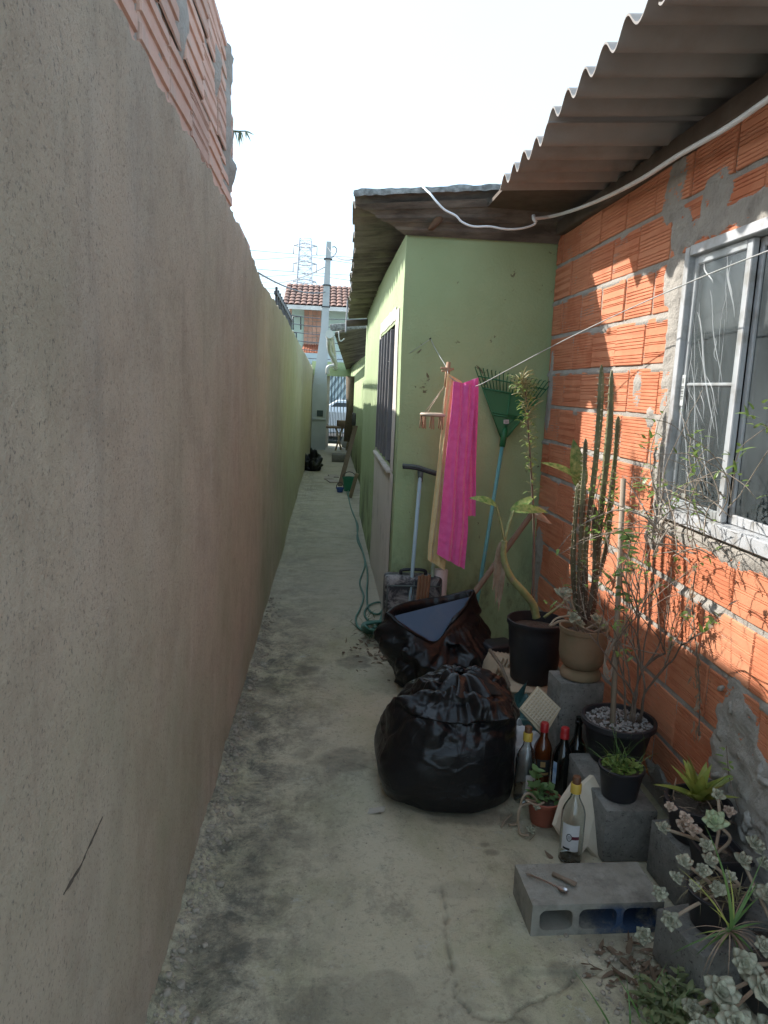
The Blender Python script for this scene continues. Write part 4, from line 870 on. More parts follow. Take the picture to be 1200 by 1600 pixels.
mb = MB(); mb.grid(Pg); bag2 = mb.build('rubbish_bag', M['bag'], loc=B2); tag(bag2, 'open black rubbish bag leaning back with a blue panel showing inside', 'rubbish bag')
mb = MB(); q = [AY(612, 962, 3.815), AY(738, 930, 3.97), AY(722, 968, 3.84), AY(682, 1002, 3.735), AY(640, 990, 3.73)]; q = [x+Vector((0, .02, -.012)) for x in q]
mb.prism(q, (0, .012, -.02)); bp_ = mb.build('blue_panel', mat('dusty_blue_plastic', (.045, .085, .14), (.06, .10, .16), 5, .6, dirt=(.10, .13, .16), dsc=6, dlo=.5, dhi=.8), smooth=False, loc=q[0]); tag(bp_, 'dusty blue plastic panel lying in the mouth of the open black bag', 'panel')
# small knotted bag far down the passage
def smallbag(c, r, h, seed):
    t = np.linspace(0, 2*math.pi, 70); v = np.linspace(0, 1, 40); A_, V_ = np.meshgrid(t, v, indexing='ij')
    R_ = r*np.interp(V_, [0, .1, .3, .6, .8, .92, 1], [0, .8, 1, .75, .4, .16, .2]); Z_ = h*np.interp(V_, [0, .1, .3, .6, .8, .92, 1], [.01, .01, .25, .62, .8, .9, 1])
    Q = np.dstack([R_*np.cos(A_)*1.25, R_*np.sin(A_), Z_]); Q = Q*(1+(crumple(Q, seed, 10, 4, 12)*3)[..., None]*np.clip(V_*4, 0, 1)[..., None]); Q[..., 2] = np.maximum(Q[..., 2], .004); Q[-1] = Q[0]
    m = MB(); m.grid(Q+np.array(c)); return m
c = GR(488, 735); o = smallbag(c, .15, .36, 8).build('rubbish_bag', M['bag'], loc=c); tag(o, 'small knotted black rubbish bag far along the left wall', 'rubbish bag')
# white carrier bag and teal sack beside the tied bag
c = Vector((.83, 2.86, 0)); o = smallbag(c, .065, .27, 22).build('carrier_bag', mat('white_carrier_plastic', (.62, .60, .58), (.5, .48, .47), 12, .45), loc=c); tag(o, 'crumpled white carrier bag squeezed between the tied black bag and the bottles', 'bag')
c = Vector((.90, 3.15, 0)); o = smallbag(c, .10, .235, 25).build('plastic_sack', mat('teal_plastic', (.035, .10, .10), (.05, .13, .125), 12, .4), loc=c); tag(o, 'dark teal plastic sack behind the tied black bag', 'sack')

# ------------------------------------------------------------------ concrete blocks
def block(name, label, c, size, rz=0, cells=0, m='block'):
    c = Vector(c); t = thing(name, label, 'block', c, 'concrete blocks in the yard'); mb = MB()
    sx, sy, sz = size
    mb.box(c+Vector((0, 0, sz/2)), size, rz=rz, bev=.005, seg=2); mb.build('body', M[m], t, angle=40); return t
# front block lying on its side with three open cells
c0 = Vector((.835, 2.025, 0)); L, D, H = .40, .19, .10; mb = MB(); xs0 = [-.2, -.178, -.072, -.058, .058, .072, .178, .2]
t = c0
fb = tag(None or bpy.data.objects.new('concrete_block', None), 'hollow concrete block lying on its side with blue stained cells and a spoon on top', 'block', 'concrete blocks in the yard'); COL.objects.link(fb); fb.location = c0
bm = bmesh.new()
def holes_block(L, D, H):
    m = MB(); e = .004
    def cell(x0, x1, z0, z1, n=6):      # rounded rectangle ring points, counter-clockwise
        r = .020; pts = []
        for (cx_, cz_, a0) in ((x1-r, z0+r, -90), (x1-r, z1-r, 0), (x0+r, z1-r, 90), (x0+r, z0+r, 180)):
            for k in range(n): a = rad(a0+90*k/(n-1)); pts.append((cx_+r*math.cos(a), cz_+r*math.sin(a)))
        return pts
    bounds = [(-L/2, -.067), (-.067, .067), (.067, L/2)]
    for i, (a, b) in enumerate(bounds):
        ia, ib = a+(.024 if i == 0 else .010), b-(.024 if i == 2 else .010)
        inn = cell(ia, ib, .018, H-.018); nn = len(inn); outp = []
        for (x, z) in inn:              # project to outer rectangle
            cx_, cz_ = (a+b)/2, H/2; dx, dz = x-cx_, z-cz_; s = min(((b-a)/2)/max(abs(dx), 1e-6), (H/2)/max(abs(dz), 1e-6)); outp.append((cx_+dx*s, cz_+dz*s))
        # snap four corners
        for (cx_, cz_) in ((a, 0), (b, 0), (b, H), (a, H)):
            j = min(range(nn), key=lambda q: (outp[q][0]-cx_)**2+(outp[q][1]-cz_)**2); outp[j] = (cx_, cz_)
        for (y, fl) in ((-D/2, 1), (D/2, -1)):
            vs = [(x, y, z) for x, z in outp]+[(x, y, z) for x, z in inn]; fs = [(k, (k+1) % nn, nn+(k+1) % nn, nn+k)[::fl] for k in range(nn)]; m.add(vs, fs)
        yy = [-D/2, -D/4, 0, D/4, D/2]
        vs = [(x, y, z) for y in yy for x, z in inn]; m.add(vs, [(q_*nn+k, q_*nn+(k+1) % nn, (q_+1)*nn+(k+1) % nn, (q_+1)*nn+k) for q_ in range(4) for k in range(nn)])
    nx, ny = 60, 30; Xg_, Yg_ = np.meshgrid(np.linspace(-L/2, L/2, nx), np.linspace(-D/2, D/2, ny), indexing='ij'); ed = np.minimum.reduce([Xg_+L/2, L/2-Xg_, Yg_+D/2, D/2-Yg_])
    zt = H+(fbm(Xg_*40, Yg_*40, 3, 4)-.5)*.004*(ed > .001); m.grid(np.dstack([Xg_, Yg_, zt])[:, ::-1])
    m.add([(-L/2, -D/2, 0), (L/2, -D/2, 0), (L/2, D/2, 0), (-L/2, D/2, 0), (-L/2, -D/2, H), (L/2, -D/2, H), (L/2, D/2, H), (-L/2, D/2, H)], [(0, 3, 2, 1), (1, 2, 6, 5), (0, 4, 7, 3)])
    return m
m = holes_block(L, D, H); RZ = Matrix.Rotation(rad(1.5), 3, 'Z'); m.v = [tuple(RZ @ Vector(p)+c0) for p in m.v]; m.build('body', M['blueblock'], fb, smooth=False)
block('concrete_block', 'upright concrete block carrying the clay cactus pot', (1.085, 2.96, 0), (.19, .15, .39), rz=.06)
bB = block('concrete_block', 'low concrete block under the two black pots by the brick wall', (1.068, 2.475, 0), (.18, .41, .188), rz=-.0)
block('concrete_block', 'concrete block under the bromeliad pot beside the hollow block', (1.22, 2.115, 0), (.19, .24, .185), rz=.08)
block('concrete_block', 'concrete block under the square black pot near the right edge', (1.235, 1.86, 0), (.19, .20, .17), rz=-.05)
block('concrete_block', 'nearest grey concrete block under the black pot of pale rosettes', (1.085, 1.77, 0), (.20, .19, .15), rz=.22)
block('concrete_block', 'concrete block below the boards under the big black plant pot', (1.045, 3.43, 0), (.20, .36, .172), rz=.06)
mb = MB(); mb.box((1.03, 3.42, .183), (.24, .36, .018), rz=.05, bev=.002); o = mb.build('board', M['wood'], loc=(1.03, 3.42, .174)); tag(o, 'flat board under the big black plant pot', 'board')
mb = MB(); mb.box((1.0, 3.34, .198), (.20, .22, .010), rz=-.12, bev=.002); o = mb.build('board', M['wood'], loc=(1.0, 3.34, .193)); tag(o, 'thin upper board slipped under the front of the big black pot', 'board')

# stack of small wooden plates behind the bags
for i in range(7):
    c = Vector((.875+.019*i, 3.64-.008*i, .11)); mb = MB(); mb.box(c+Vector((0, 0, .055)), (.011, .13, .15), ry=.5, rz=.35, bev=.002); o = mb.build('tile', M['wood'], loc=c)
    tag(o, 'thin pale plate in the leaning stack behind the rubbish bags', 'tile', 'stack of pale plates behind the bags')
mb = MB(); mb.box((.95, 3.62, .05), (.18, .22, .10), rz=.2, bev=.004); o = mb.build('wooden_crate', M['wood'], loc=(.95, 3.62, 0)); tag(o, 'low wooden box under the stack of pale plates', 'box')
mb = MB(); c = Vector((.955, 3.83, 0)); mb.box(c+Vector((0, 0, .12)), (.17, .14, .235), rz=.3, bev=.015, seg=2); tr_ = mb.build('storage_tub', M['blackpl'], loc=c); tag(tr_, 'small black tub between the open bag and the big pot', 'tub')
# lath leaning there
mb = MB(); mb.tube([AY(765, 1015, 3.55), AY(783, 1040, 3.45), AY(797, 1075, 3.30)], .009, 6); o = mb.build('lath', M['stick'], loc=AY(797, 1075, 3.3)); tag(o, 'brown wooden lath leaning on the stack of plates', 'stick')

# grid-backed ceramic tile leaning on the upright block
cn = [AY(841, 1072, 2.87), AY(877, 1107, 2.84), AY(851, 1152, 2.79), AY(812, 1108, 2.82)]
M['ceram'] = mat('cream_ceramic', (.52, .43, .29), (.46, .37, .24), 10, .7, 60, .2, .002)
u_ = (cn[1]-cn[0]); v_ = (cn[3]-cn[0]); nn = u_.cross(v_).normalized(); nn = -nn if nn.y > 0 else nn
mb = MB(); mb.prism([p-nn*.004 for p in cn], -nn*.008); ti = mb.build('ceramic_tile', M['ceram'], loc=cn[2], smooth=False); tag(ti, 'cream ceramic tile with waffle back leaning behind the bottles', 'tile')
mb = MB()
def rib(a, b, wv):
    d = (b-a).normalized(); s = d.cross(nn).normalized()*wv; mb.prism([a+s, b+s, b-s, a-s], nn*.006)
for i in range(10): t = .05+.9*i/9; rib(cn[0]+u_*t+v_*.04, cn[0]+u_*t+v_*.96 if i % 2 else cn[0]+u_*t+v_*.96, .0022)
for j in range(8): t = .06+.88*j/7; rib(cn[0]+v_*t+u_*.04, cn[0]+v_*t+u_*.96, .0022)
mb.v = [tuple(Vector(p)-nn*.004) for p in mb.v]; mb.build('waffle_ribs', mat('pale_ceramic_rib', (.62, .54, .40), None, 9, .7), ti, smooth=False)
# cut boards leaning behind the clear bottle
def poly_board(pts, dy, label):
    P_ = [AY(x, y, yy_) for x, y, yy_ in pts]; m = MB(); m.prism(P_, dy); o = m.build('cut_board', M['ply'], loc=P_[0], smooth=False); tag(o, label, 'board')
M['ply'] = mat('pale_plywood', (.55, .47, .36), (.48, .39, .28), 14, .7, 80, .3, .002, dirt=(.36, .22, .12), dsc=9, dlo=.60, dhi=.75)
poly_board([(900, 1345, 2.30), (918, 1322, 2.31), (936, 1342, 2.30), (946, 1288, 2.36), (938, 1232, 2.42), (928, 1212, 2.45), (905, 1232, 2.42), (893, 1290, 2.36)], (-.012, .008, 0), 'pale pointed plywood offcut leaning behind the clear bottle')
poly_board([(886, 1318, 2.34), (868, 1290, 2.37), (880, 1250, 2.42), (897, 1225, 2.45), (900, 1300, 2.36)], (-.01, .008, 0), 'narrow plywood offcut between the clear bottle and the small red pot')

# ------------------------------------------------------------------ bottles
def glassmat(name, col, rough=.03):
    n = NM(name); return n.fin(col, rough, None, Transmission_Weight=1.0, IOR=1.45)
M['clearg'] = glassmat('clear_glass', (.90, .93, .91), .06); M['amber'] = mat('amber_glass', (.10, .025, .006), (.06, .014, .004), 4, .06, Specular_IOR_Level=.8); M['darkg'] = mat('black_green_glass', (.006, .007, .006), None, 4, .05, Specular_IOR_Level=.8)
def lab_patch(mb, c, r, z0, z1, a0, a1, n=14):
    A = [[(c.x+r*math.cos(a), c.y+r*math.sin(a), c.z+z) for z in (z0, z1)] for a in np.linspace(rad(a0), rad(a1), n)]
    mb.grid(np.array(A))
def bottle(c, r, h, neck, rn, label, glass, cap=None, caps=None, hollow=False, name='bottle', rings=None):
    c = Vector(c); t = thing(name, label, 'bottle', c, 'glass bottles by the wall'); sh = h-neck
    prof = [(r*.75, .003), (r*.95, .004), (r, .014), (r, sh*.80), (r*.97, sh*.86), (r*.82, sh*.95), (r*.6, sh*1.03), (r*.42, sh*1.10), (rn*1.08, sh*1.2), (rn, h-.03), (rn*1.15, h-.028), (rn*1.15, h-.015), (rn, h-.014), (rn, h)]
    if hollow: prof = prof+[(rn-.003, h)]+[(max(q-.003, .001), z) for q, z in prof[::-1][2:-2]]+[(r*.7, .016), (.001, .022)]
    mb = MB(); mb.lathe(c, [(.001, .006)]+prof, 36); mb.build('glass_body', M[glass], t, angle=50)
    if cap:
        for (mname, z0, z1, rr_) in caps: mb = MB(); mb.lathe(c, [(rr_, z0), (rr_, z1-.003), (rr_-.002, z1), (.001, z1)], 28); mb.build(cap, M[mname], t, angle=45)
    return t
M['ycap'] = mat('yellow_plastic_collar', (.55, .38, .06), (.48, .32, .05), 9, .5); M['brcap'] = mat('brown_screw_top', (.10, .045, .02), (.14, .06, .03), 30, .5); M['rcap'] = mat('red_metal_cap', (.40, .022, .025), (.34, .02, .02), 9, .35)
M['paper'] = mat('faded_paper_label', (.58, .57, .56), (.48, .47, .46), 12, .75); M['maroon'] = mat('maroon_print', (.12, .015, .03), None, 9, .7); M['inkb'] = mat('black_print', (.02, .02, .02), None, 9, .7); M['ylab'] = mat('yellow_print_label', (.42, .27, .06), (.30, .17, .10), 28, .6); M['blab'] = mat('blue_print_label', (.10, .22, .42), (.5, .6, .7), 40, .5)
def yellowtop(h, rn): return [('ycap', h-.045, h-.012, rn*1.35), ('brcap', h-.0118, h+.012, rn*1.05)]
cA = Vector((.874, 2.292, 0)); cA.z = gz(cA.x, cA.y); A1 = bottle(cA, .040, .295, .085, .0125, 'clear empty bottle with yellow collar and white label in front of the offcuts', 'clearg', 'cap', yellowtop(.295, .0135), True)
mb = MB(); lab_patch(mb, cA, .0407, .055, .150, -160, -75); la = mb.build('paper_label', M['paper'], A1)
mb = MB(); lab_patch(mb, cA, .0411, .098, .110, -110, -75); mb.build('maroon_band', M['maroon'], la)
mb = MB(); lab_patch(mb, cA, .0411, .058, .066, -150, -115); mb.build('print', M['inkb'], la)
mb = MB()                                        # oval badge with two upright strokes
ov = lambda a, k: (cA.x+.0412*math.cos(rad(-122)+.010*k*math.cos(a)/.0412), cA.y+.0412*math.sin(rad(-122)+.010*k*math.cos(a)/.0412), cA.z+.104+.014*k*math.sin(a))
R1_ = [ov(a, 1) for a in np.linspace(0, 2*math.pi, 25)]; R2_ = [ov(a, .78) for a in np.linspace(0, 2*math.pi, 25)]; mb.grid(np.array([R1_, R2_]))
for da in (-.09, .0, .09): lab_patch(mb, cA, .0412, .097, .111, -122+da*60-1.2, -122+da*60+1.2, 3)
mb.build('badge', M['inkb'], la)
cB = Vector((.808, 2.665, 0)); cB.z = gz(cB.x, cB.y); B_ = bottle(cB, .039, .295, .085, .0125, 'clear empty bottle with yellow collar next to the tied black bag', 'clearg', 'cap', yellowtop(.295, .0135), True)
mb = MB(); lab_patch(mb, cB, .0397, .05, .125, -100, -10); la = mb.build('paper_label', M['paper'], B_)
mb = MB(); lab_patch(mb, cB, .0401, .09, .10, -85, -40); mb.build('maroon_band', M['maroon'], la)
cC = Vector((.905, 2.77, 0)); cC.z = gz(cC.x, cC.y); Cc = bottle(cC, .037, .265, .07, .013, 'amber bottle with red cap just behind the red capped dark bottle', 'amber', 'cap', [('rcap', .235, .272, .0165)])
mb = MB(); lab_patch(mb, cC, .0375, .06, .13, -140, -50); la = mb.build('paper_label', M['inkb'], Cc); mb = MB(); lab_patch(mb, cC, .0379, .066, .076, -110, -60); lab_patch(mb, cC, .0379, .10, .122, -115, -85); mb.build('print', M['ylab'], la)
cD = Vector((.965, 2.70, 0)); cD.z = gz(cD.x, cD.y); Dd = bottle(cD, .040, .275, .075, .013, 'dark bottle with red cap and yellow and blue label strips', 'darkg', 'cap', [('rcap', .240, .262, .0175), ('rcap', .2622, .284, .0165)])
mb = MB(); lab_patch(mb, cD, .0405, .035, .15, -72, -42); mb.build('yellow_label', M['ylab'], Dd); mb = MB(); lab_patch(mb, cD, .0405, .06, .15, -165, -138); mb.build('blue_label', M['blab'], Dd)
cE = Vector((1.035, 2.745, 0)); cE.z = gz(cE.x, cE.y); bottle(cE, .038, .305, .105, .0135, 'tall black wine bottle without cap in front of the upright block', 'darkg')

# spoon and twig on the block, paper scrap on the path
zt = .1035
M['steel'] = mat('worn_steel', (.55, .55, .56), (.45, .45, .46), 20, .28, Metallic=1.0)
a, b = GR(822, 1368, zt), GR(884, 1395, zt); d = (b-a).normalized(); s = Vector((-d.y, d.x, 0)); mb = MB()
prof = [(0, .0035), (.05, .0045), (.2, .0035), (.55, .0025), (.75, .0022), (.8, .006), (.86, .0115), (.93, .0125), (.98, .009), (1.02, .002)]; Ln = (b-a).length*1.03; rows_ = []
for t, wv in prof:
    cz = -.004*max(0, math.sin((t-.78)/.24*math.pi)) if t > .78 else .003*math.sin(t*4); rows_.append([tuple(a+d*(t*Ln)+s*wv*k+Vector((0, 0, .007+cz+(.003*abs(k) if t > .78 else 0)))) for k in (-1, -.5, 0, .5, 1)])
Pq = np.array(rows_); mb.grid(Pq); Pl = Pq.copy(); Pl[..., 2] -= .0016; mb.grid(Pl[:, ::-1]); o = mb.build('spoon', M['steel'], loc=a); tag(o, 'worn steel spoon lying on the hollow concrete block', 'spoon')
a, b = GR(863, 1368, zt), GR(900, 1384, zt); mb = MB(); mb.tube([a+Vector((0, 0, .006)), b+Vector((0, 0, .006))], [.007, .006], 7); mb.tube([a+Vector((0.004, .006, .005)), b+Vector((-.006, -.006, .005))], .004, 6); o = mb.build('twig', M['stick'], loc=a); tag(o, 'short dark broken twig beside the spoon', 'twig')
c = GR(588, 1268); c.z = gz(c.x, c.y)+.003; mb = MB(); Xg_, Yg_ = np.meshgrid(np.linspace(-.03, .03, 8), np.linspace(-.018, .018, 6), indexing='ij'); mb.grid(np.dstack([c.x+Xg_+Yg_*.3, c.y+Yg_, c.z+.003+.004*np.sin(Xg_*70)+.003*(Yg_ > .01)])); o = mb.build('paper_scrap', mat('dirty_paper', (.42, .37, .30), (.36, .31, .25), 20, .8), loc=c); tag(o, 'small scrap of dirty paper on the concrete path', 'paper')

# ------------------------------------------------------------------ rake, squeegee, broom stick, suitcase, pipes against the green wall
def toground(a, b, z=.0): t = (z-a.z)/(b.z-a.z); return a+(b-a)*t
M['aqua'] = mat('aqua_metal_handle', (.16, .42, .42), (.12, .36, .37), 6, .4, dirt=(.3, .4, .38), dsc=12, dlo=.6, dhi=.75); M['rakeg'] = mat('green_rake_plastic', (.015, .13, .045), (.02, .16, .06), 4, .45)
ne, ba = AY(787, 683, 4.50), AY(750, 912, 4.32); gr = toground(ne, ba, .005)
RK = thing('garden_rake', 'green plastic fan rake with aqua handle leaning head up on the green wall', 'rake', gr)
mb = MB(); mb.tube([gr, ne+(ne-gr)*.0], .0115, 12); mb.build('handle', M['aqua'], RK)
mb = MB(); dn = (ne-gr).normalized(); mb.tube([ne-dn*.06, ne+dn*.02, ne+dn*.06], [.018, .02, .012], 12); mb.build('socket', M['rakeg'], RK)
tl, tr_ = AY(742, 574, 4.535), AY(862, 598, 4.535); yk = Vector((0, -.004, 0)); w0l, w0r = ne+Vector((-.02, 0, 0)), ne+Vector((.02, 0, 0)); f_ = .72
ml, mr = w0l.lerp(tl, f_), w0r.lerp(tr_, f_); mb = MB(); mb.prism([w0l, w0r, mr, ml], (0, .004, 0)); pl_ = mb.build('fan_plate', M['rakeg'], RK, smooth=False)
mb = MB()
for t in (0, .5, 1.0): mb.tube([w0l.lerp(w0r, t)+yk, ml.lerp(mr, t)+yk], .004, 6)
for f2 in (.45, .5, .98): mb.tube([w0l.lerp(ml, f2)+yk, w0r.lerp(mr, f2)+yk], .0045, 6)
mb.tube([w0l.lerp(w0r, .3).lerp(ml.lerp(mr, .3), .15)+yk, ml.lerp(mr, .8)*.5+w0l.lerp(w0r, .8)*.5+yk], .003, 6); mb.build('plate_rib', M['rakeg'], pl_)
for i in range(20):
    t = i/19; a = ml.lerp(mr, t); b = tl.lerp(tr_, t); mb = MB(); mb.tube([a, a.lerp(b, .5), b+Vector((0, -.006, 0)), b+(b-a)*.06+Vector((0, -.03, -.004))], [.0055, .005, .0045, .003], 6, flat=.6); mb.build('tine', M['rakeg'], RK)
mb = MB(); mb.tube([ml.lerp(tl, .55)+yk, mr.lerp(tr_, .55)+yk], .0045, 6); mb.build('cross_bar', M['rakeg'], RK)
mb = MB(); c = AY(791, 659, 4.492); mb.box(c, (.032, .002, .024), ry=-.05); st_ = mb.build('sticker', M['paper'], RK, smooth=False)
mb = MB(); mb.box(c+Vector((0, -.0016, .004)), (.022, .001, .003)); mb.box(c+Vector((0, -.0016, -.004)), (.018, .001, .002)); mb.build('printed_lines', M['inkb'], st_, smooth=False)
# squeegee
h0, h1 = AY(657, 740, 4.50), AY(640, 945, 4.34); gr = toground(h0, h1, .005); M['lblue'] = mat('pale_blue_handle', (.42, .52, .56), (.36, .47, .52), 6, .5, dirt=(.25, .27, .27), dsc=30, dlo=.6, dhi=.72); M['greyrub'] = mat('grey_green_rubber', (.075, .095, .09), (.11, .13, .12), 9, .7)
SQ = thing('floor_squeegee', 'grey floor squeegee with pale blue handle standing head up beside the towels', 'squeegee', gr)
mb = MB(); mb.tube([gr, h0], .0115, 12); mb.build('handle', M['lblue'], SQ)
a, b = AY(629, 727, 4.50), AY(700, 744, 4.49); mb = MB(); mid = a.lerp(b, .5); pts = cat_([a, a.lerp(b, .3)+Vector((0, 0, .012)), a.lerp(b, .6)+Vector((0, 0, .006)), b], 6); mb.tube(pts, .019, 8, flat=.6); mb.build('head', M['greyrub'], SQ)
mb = MB(); mb.tube([p+Vector((0, -.012, -.012)) for p in pts], .009, 6); mb.build('rubber_blade', M['blackpl'], SQ); mb = MB(); mb.tube([h0-Vector((0, 0, .05)), h0+Vector((0, 0, .02))], [.014, .02], 10); mb.build('socket', M['greyrub'], SQ)
# pale green pole behind towel
a, b = AY(690, 760, 4.46), AY(671, 942, 4.36); gr = toground(a, b, .005); mb = MB(); mb.tube([gr, a+(a-b)*.1], .0115, 12); o = mb.build('broom_handle', mat('pale_green_handle', (.36, .47, .36), (.30, .42, .32), 9, .5), loc=gr); tag(o, 'pale green broom handle half hidden below the pink towel', 'handle')
# suitcase
SX = thing('suitcase', 'scuffed black and grey suitcase standing against the green wall', 'suitcase', (.55, 4.41, 0)); n = NM('scuffed_black_vinyl'); p = n.pos()
cc = n.mix(n.ramp(n.noise(p, 7, 9, .72, .8), .47, .58), (.03, .03, .035), (.27, .26, .25)); M['vinyl'] = n.fin(cc, .6, n.bump(n.noise(p, 30, 5), .3, .004))
mb = MB(); mb.box((.55, 4.42, .225), (.35, .15, .45), rx=-.04, bev=.035, seg=4); mb.build('shell', M['vinyl'], SX, angle=60)
mb = MB(); mb.tube(cat_([(.475, 4.42, .445), (.48, 4.42, .475), (.55, 4.42, .482), (.62, 4.42, .475), (.625, 4.42, .445)], 5), .010, 8); mb.build('handle', M['blackpl'], SX)
mb = MB(); mb.box((.55, 4.345, .225), (.006, .006, .40), bev=.002)
pts = [(.39, 4.338, .06), (.39, 4.336, .40), (.71, 4.336, .40), (.71, 4.338, .06)]; mb.tube(pts, .006, 6); mb.build('zip_edge', M['greyrub'], SX)
# wooden laths and white pipe
for i in range(4):
    a = AY(656+i*5, 900-2*(i % 2), 4.30+.005*i); mb = MB(); b = Vector((a.x-.03, a.y-.05, .005)); mb.tube([b, a], .010, 4); o = mb.build('lath', mat('reddish_lath', (.24, .12, .065), (.30, .16, .09), 16, .8) if i == 0 else o.data.materials[0], loc=b, smooth=False); tag(o, 'reddish wooden lath in the bundle in front of the suitcase', 'lath', 'bundle of laths in front of the suitcase')
a = AY(686, 890, 4.42); mb = MB(); mb.tube([(a.x, 4.40, .003), (a.x+.01, 4.42, a.z)], .045, 20); o = mb.build('pipe', mat('pinkish_white_pipe', (.66, .58, .56), (.58, .5, .48), 6, .5), loc=(a.x, 4.4, 0)); tag(o, 'short pinkish white pipe standing beside the suitcase', 'pipe')
# long wooden stick in the open bag
a, b = AY(742, 925, 4.0), AY(831, 803, 4.12); g0 = toground(b, a, .03); mb = MB(); mb.tube([g0, a, b], .0165, 10); o = mb.build('wooden_pole', M['stick'], loc=g0); tag(o, 'grey brown wooden pole slanting up out of the open bag', 'pole')

# ------------------------------------------------------------------ clothes line, towels, peg hanger
M['line'] = mat('grey_nylon_line', (.45, .46, .44), None, 9, .5)
YT = 4.22; lp = [nl+Vector((0, -.02, 0)), AY(683, 550, 4.45), AY(697, 573, 4.33), AY(703, 589, YT+.02), AY(725, 602, YT), AY(745, 603, YT-.03), AY(790, 580, 4.0), AY(865, 540, 3.66), AY(1000, 475, 2.9), AY(1200, 392, 2.05), Vector((XR-.002, 1.40, 2.05))]
mb = MB(); mb.tube(cat_(lp, 6), .0022, 6); mb.tube([nl, AY(640, 552, 4.58), AX(604, 566, XG-.02)], .0014, 5); o = mb.build('clothes_line', M['line'], loc=lp[0]); tag(o, 'thin grey clothes line from the green wall nail across the brick wall', 'clothes line')
def towelmat(name, c1, c2, bandz=None):
    n = NM(name); p = n.pos(); c = n.mix(n.ramp(n.noise(p, 30, 4), .3, .7), c1, c2); h = n.math('ADD', n.noise(p, 260, 3, .7), n.math('MULTIPLY', n.vor(p, 190), .8)); return n.fin(c, .95, n.bump(h, .7, .004), Sheen_Weight=.5)
M['pink'] = towelmat('pink_terry', (.80, .095, .36), (.86, .15, .44)); M['yel'] = towelmat('yellow_terry', (.72, .52, .22), (.78, .60, .30))
def drape(mb, Lp, Rp, y0, folds, amp, seed, m=56, n=90, bands=()):
    v = np.linspace(0, 1, n); u = np.linspace(0, 1, m); U, V_ = np.meshgrid(u, v, indexing='ij')
    def edge(E): return np.interp(v, [e[0] for e in E], [e[1] for e in E]), np.interp(v, [e[0] for e in E], [e[2] for e in E])
    lx_, ly_ = edge(Lp); rx_, ry_ = edge(Rp); PX = lx_[None]*(1-U)+rx_[None]*U; PYv = ly_[None]*(1-U)+ry_[None]*U
    ph = U*folds+.22*np.sin(U*5+seed)+.18*np.sin(V_*2.2+seed)+.10*(fbm(U*2, V_*3, 2, seed)-.5)
    dep = y0-amp*(np.sin(2*math.pi*ph)+.35*np.sin(2*math.pi*ph*1.9+seed))*(.5+.6*V_)-.020*fbm(U*3, V_*3, 3, seed)
    for b in bands: dep += .0035*np.exp(-((V_-b)/.006)**2)
    w = np.zeros((m, n, 3)); fx = (PX-600)/FPX; fy = (PYv-800)/FPX
    D = np.array(_r)[None, None]*fx[..., None]-np.array(_u)[None, None]*fy[..., None]+np.array(_f)[None, None]; t = y0/D[..., 1]
    w = D*t[..., None]+np.array(CAM); w[..., 1] += dep-y0; mb.grid(w); w2 = w.copy(); w2[..., 1] += .007; mb.grid(w2[:, ::-1])
    for sl in (0, -1): mb.grid(np.stack([w[sl], w2[sl]], 0)); mb.grid(np.stack([w[:, sl], w2[:, sl]], 0))
tp_ = AY(722, 598, YT)
mb = MB()
drape(mb, [(0, 708, 596), (.1, 706, 625), (.5, 694, 740), (1, 683, 866)], [(0, 742, 602), (.1, 741, 628), (.5, 731, 750), (.8, 731, 830), (1, 725, 889)], YT-.034, 1.9, .013, 3, bands=(.80, .815, .86, .875, .92))
drape(mb, [(0, 716, 601), (.5, 716, 700), (1, 714, 805)], [(0, 747, 590), (.1, 747, 615), (.5, 744, 700), (1, 742, 806)], YT+.012, 1.1, .010, 8, bands=(.86, .88))
A_ = AY(708, 596, YT-.03); B_ = AY(744, 598, YT)
o = mb.build('towel', M['pink'], loc=tp_); tag(o, 'bright pink terry towel hanging folded over the clothes line', 'towel')
mb = MB(); drape(mb, [(0, 699, 583), (.12, 695, 620), (.5, 682, 740), (.9, 669, 852), (1, 668, 874)], [(0, 722, 597), (.3, 712, 660), (.6, 704, 770), (.9, 697, 868), (1, 694, 890)], YT+.030, 1.1, .009, 5, bands=(.88, .895))
o = mb.build('towel', M['yel'], loc=tp_+Vector((-.05, .03, 0))); tag(o, 'pale yellow towel hanging behind the pink towel', 'towel')
# round peg hanger
PH = thing('peg_hanger', 'small round peg hanger with wooden pegs hung on the clothes line', 'peg hanger', AY(697, 575, 4.33)); yd = 4.30
M['pegr'] = mat('dirty_cream_plastic', (.52, .43, .33), (.42, .34, .26), 12, .6); M['pegw'] = mat('brown_pegs', (.28, .15, .085), (.36, .22, .14), 14, .8, rv=.25)
rc = AY(679, 648, yd); rr_ = .075; mb = MB(); ring = [rc+Vector((rr_*math.cos(a), rr_*.9*math.sin(a), 0)) for a in np.linspace(0, 2*math.pi, 33)]; mb.tube(ring, .010, 8, cap=False); mb.tube([rc-Vector((rr_, 0, 0)), rc+Vector((rr_, 0, 0))], .005, 6); mb.tube([rc-Vector((0, rr_*.9, 0)), rc+Vector((0, rr_*.9, 0))], .005, 6); mb.build('ring', M['pegr'], PH)
tp2 = AY(697, 600, 4.30); mb = MB()
for a in (0.5, 2.1, 3.6, 5.2): mb.tube([rc+Vector((rr_*math.cos(a), rr_*.9*math.sin(a), 0)), tp2], .0028, 5)
mb.build('string', M['pegr'], PH)
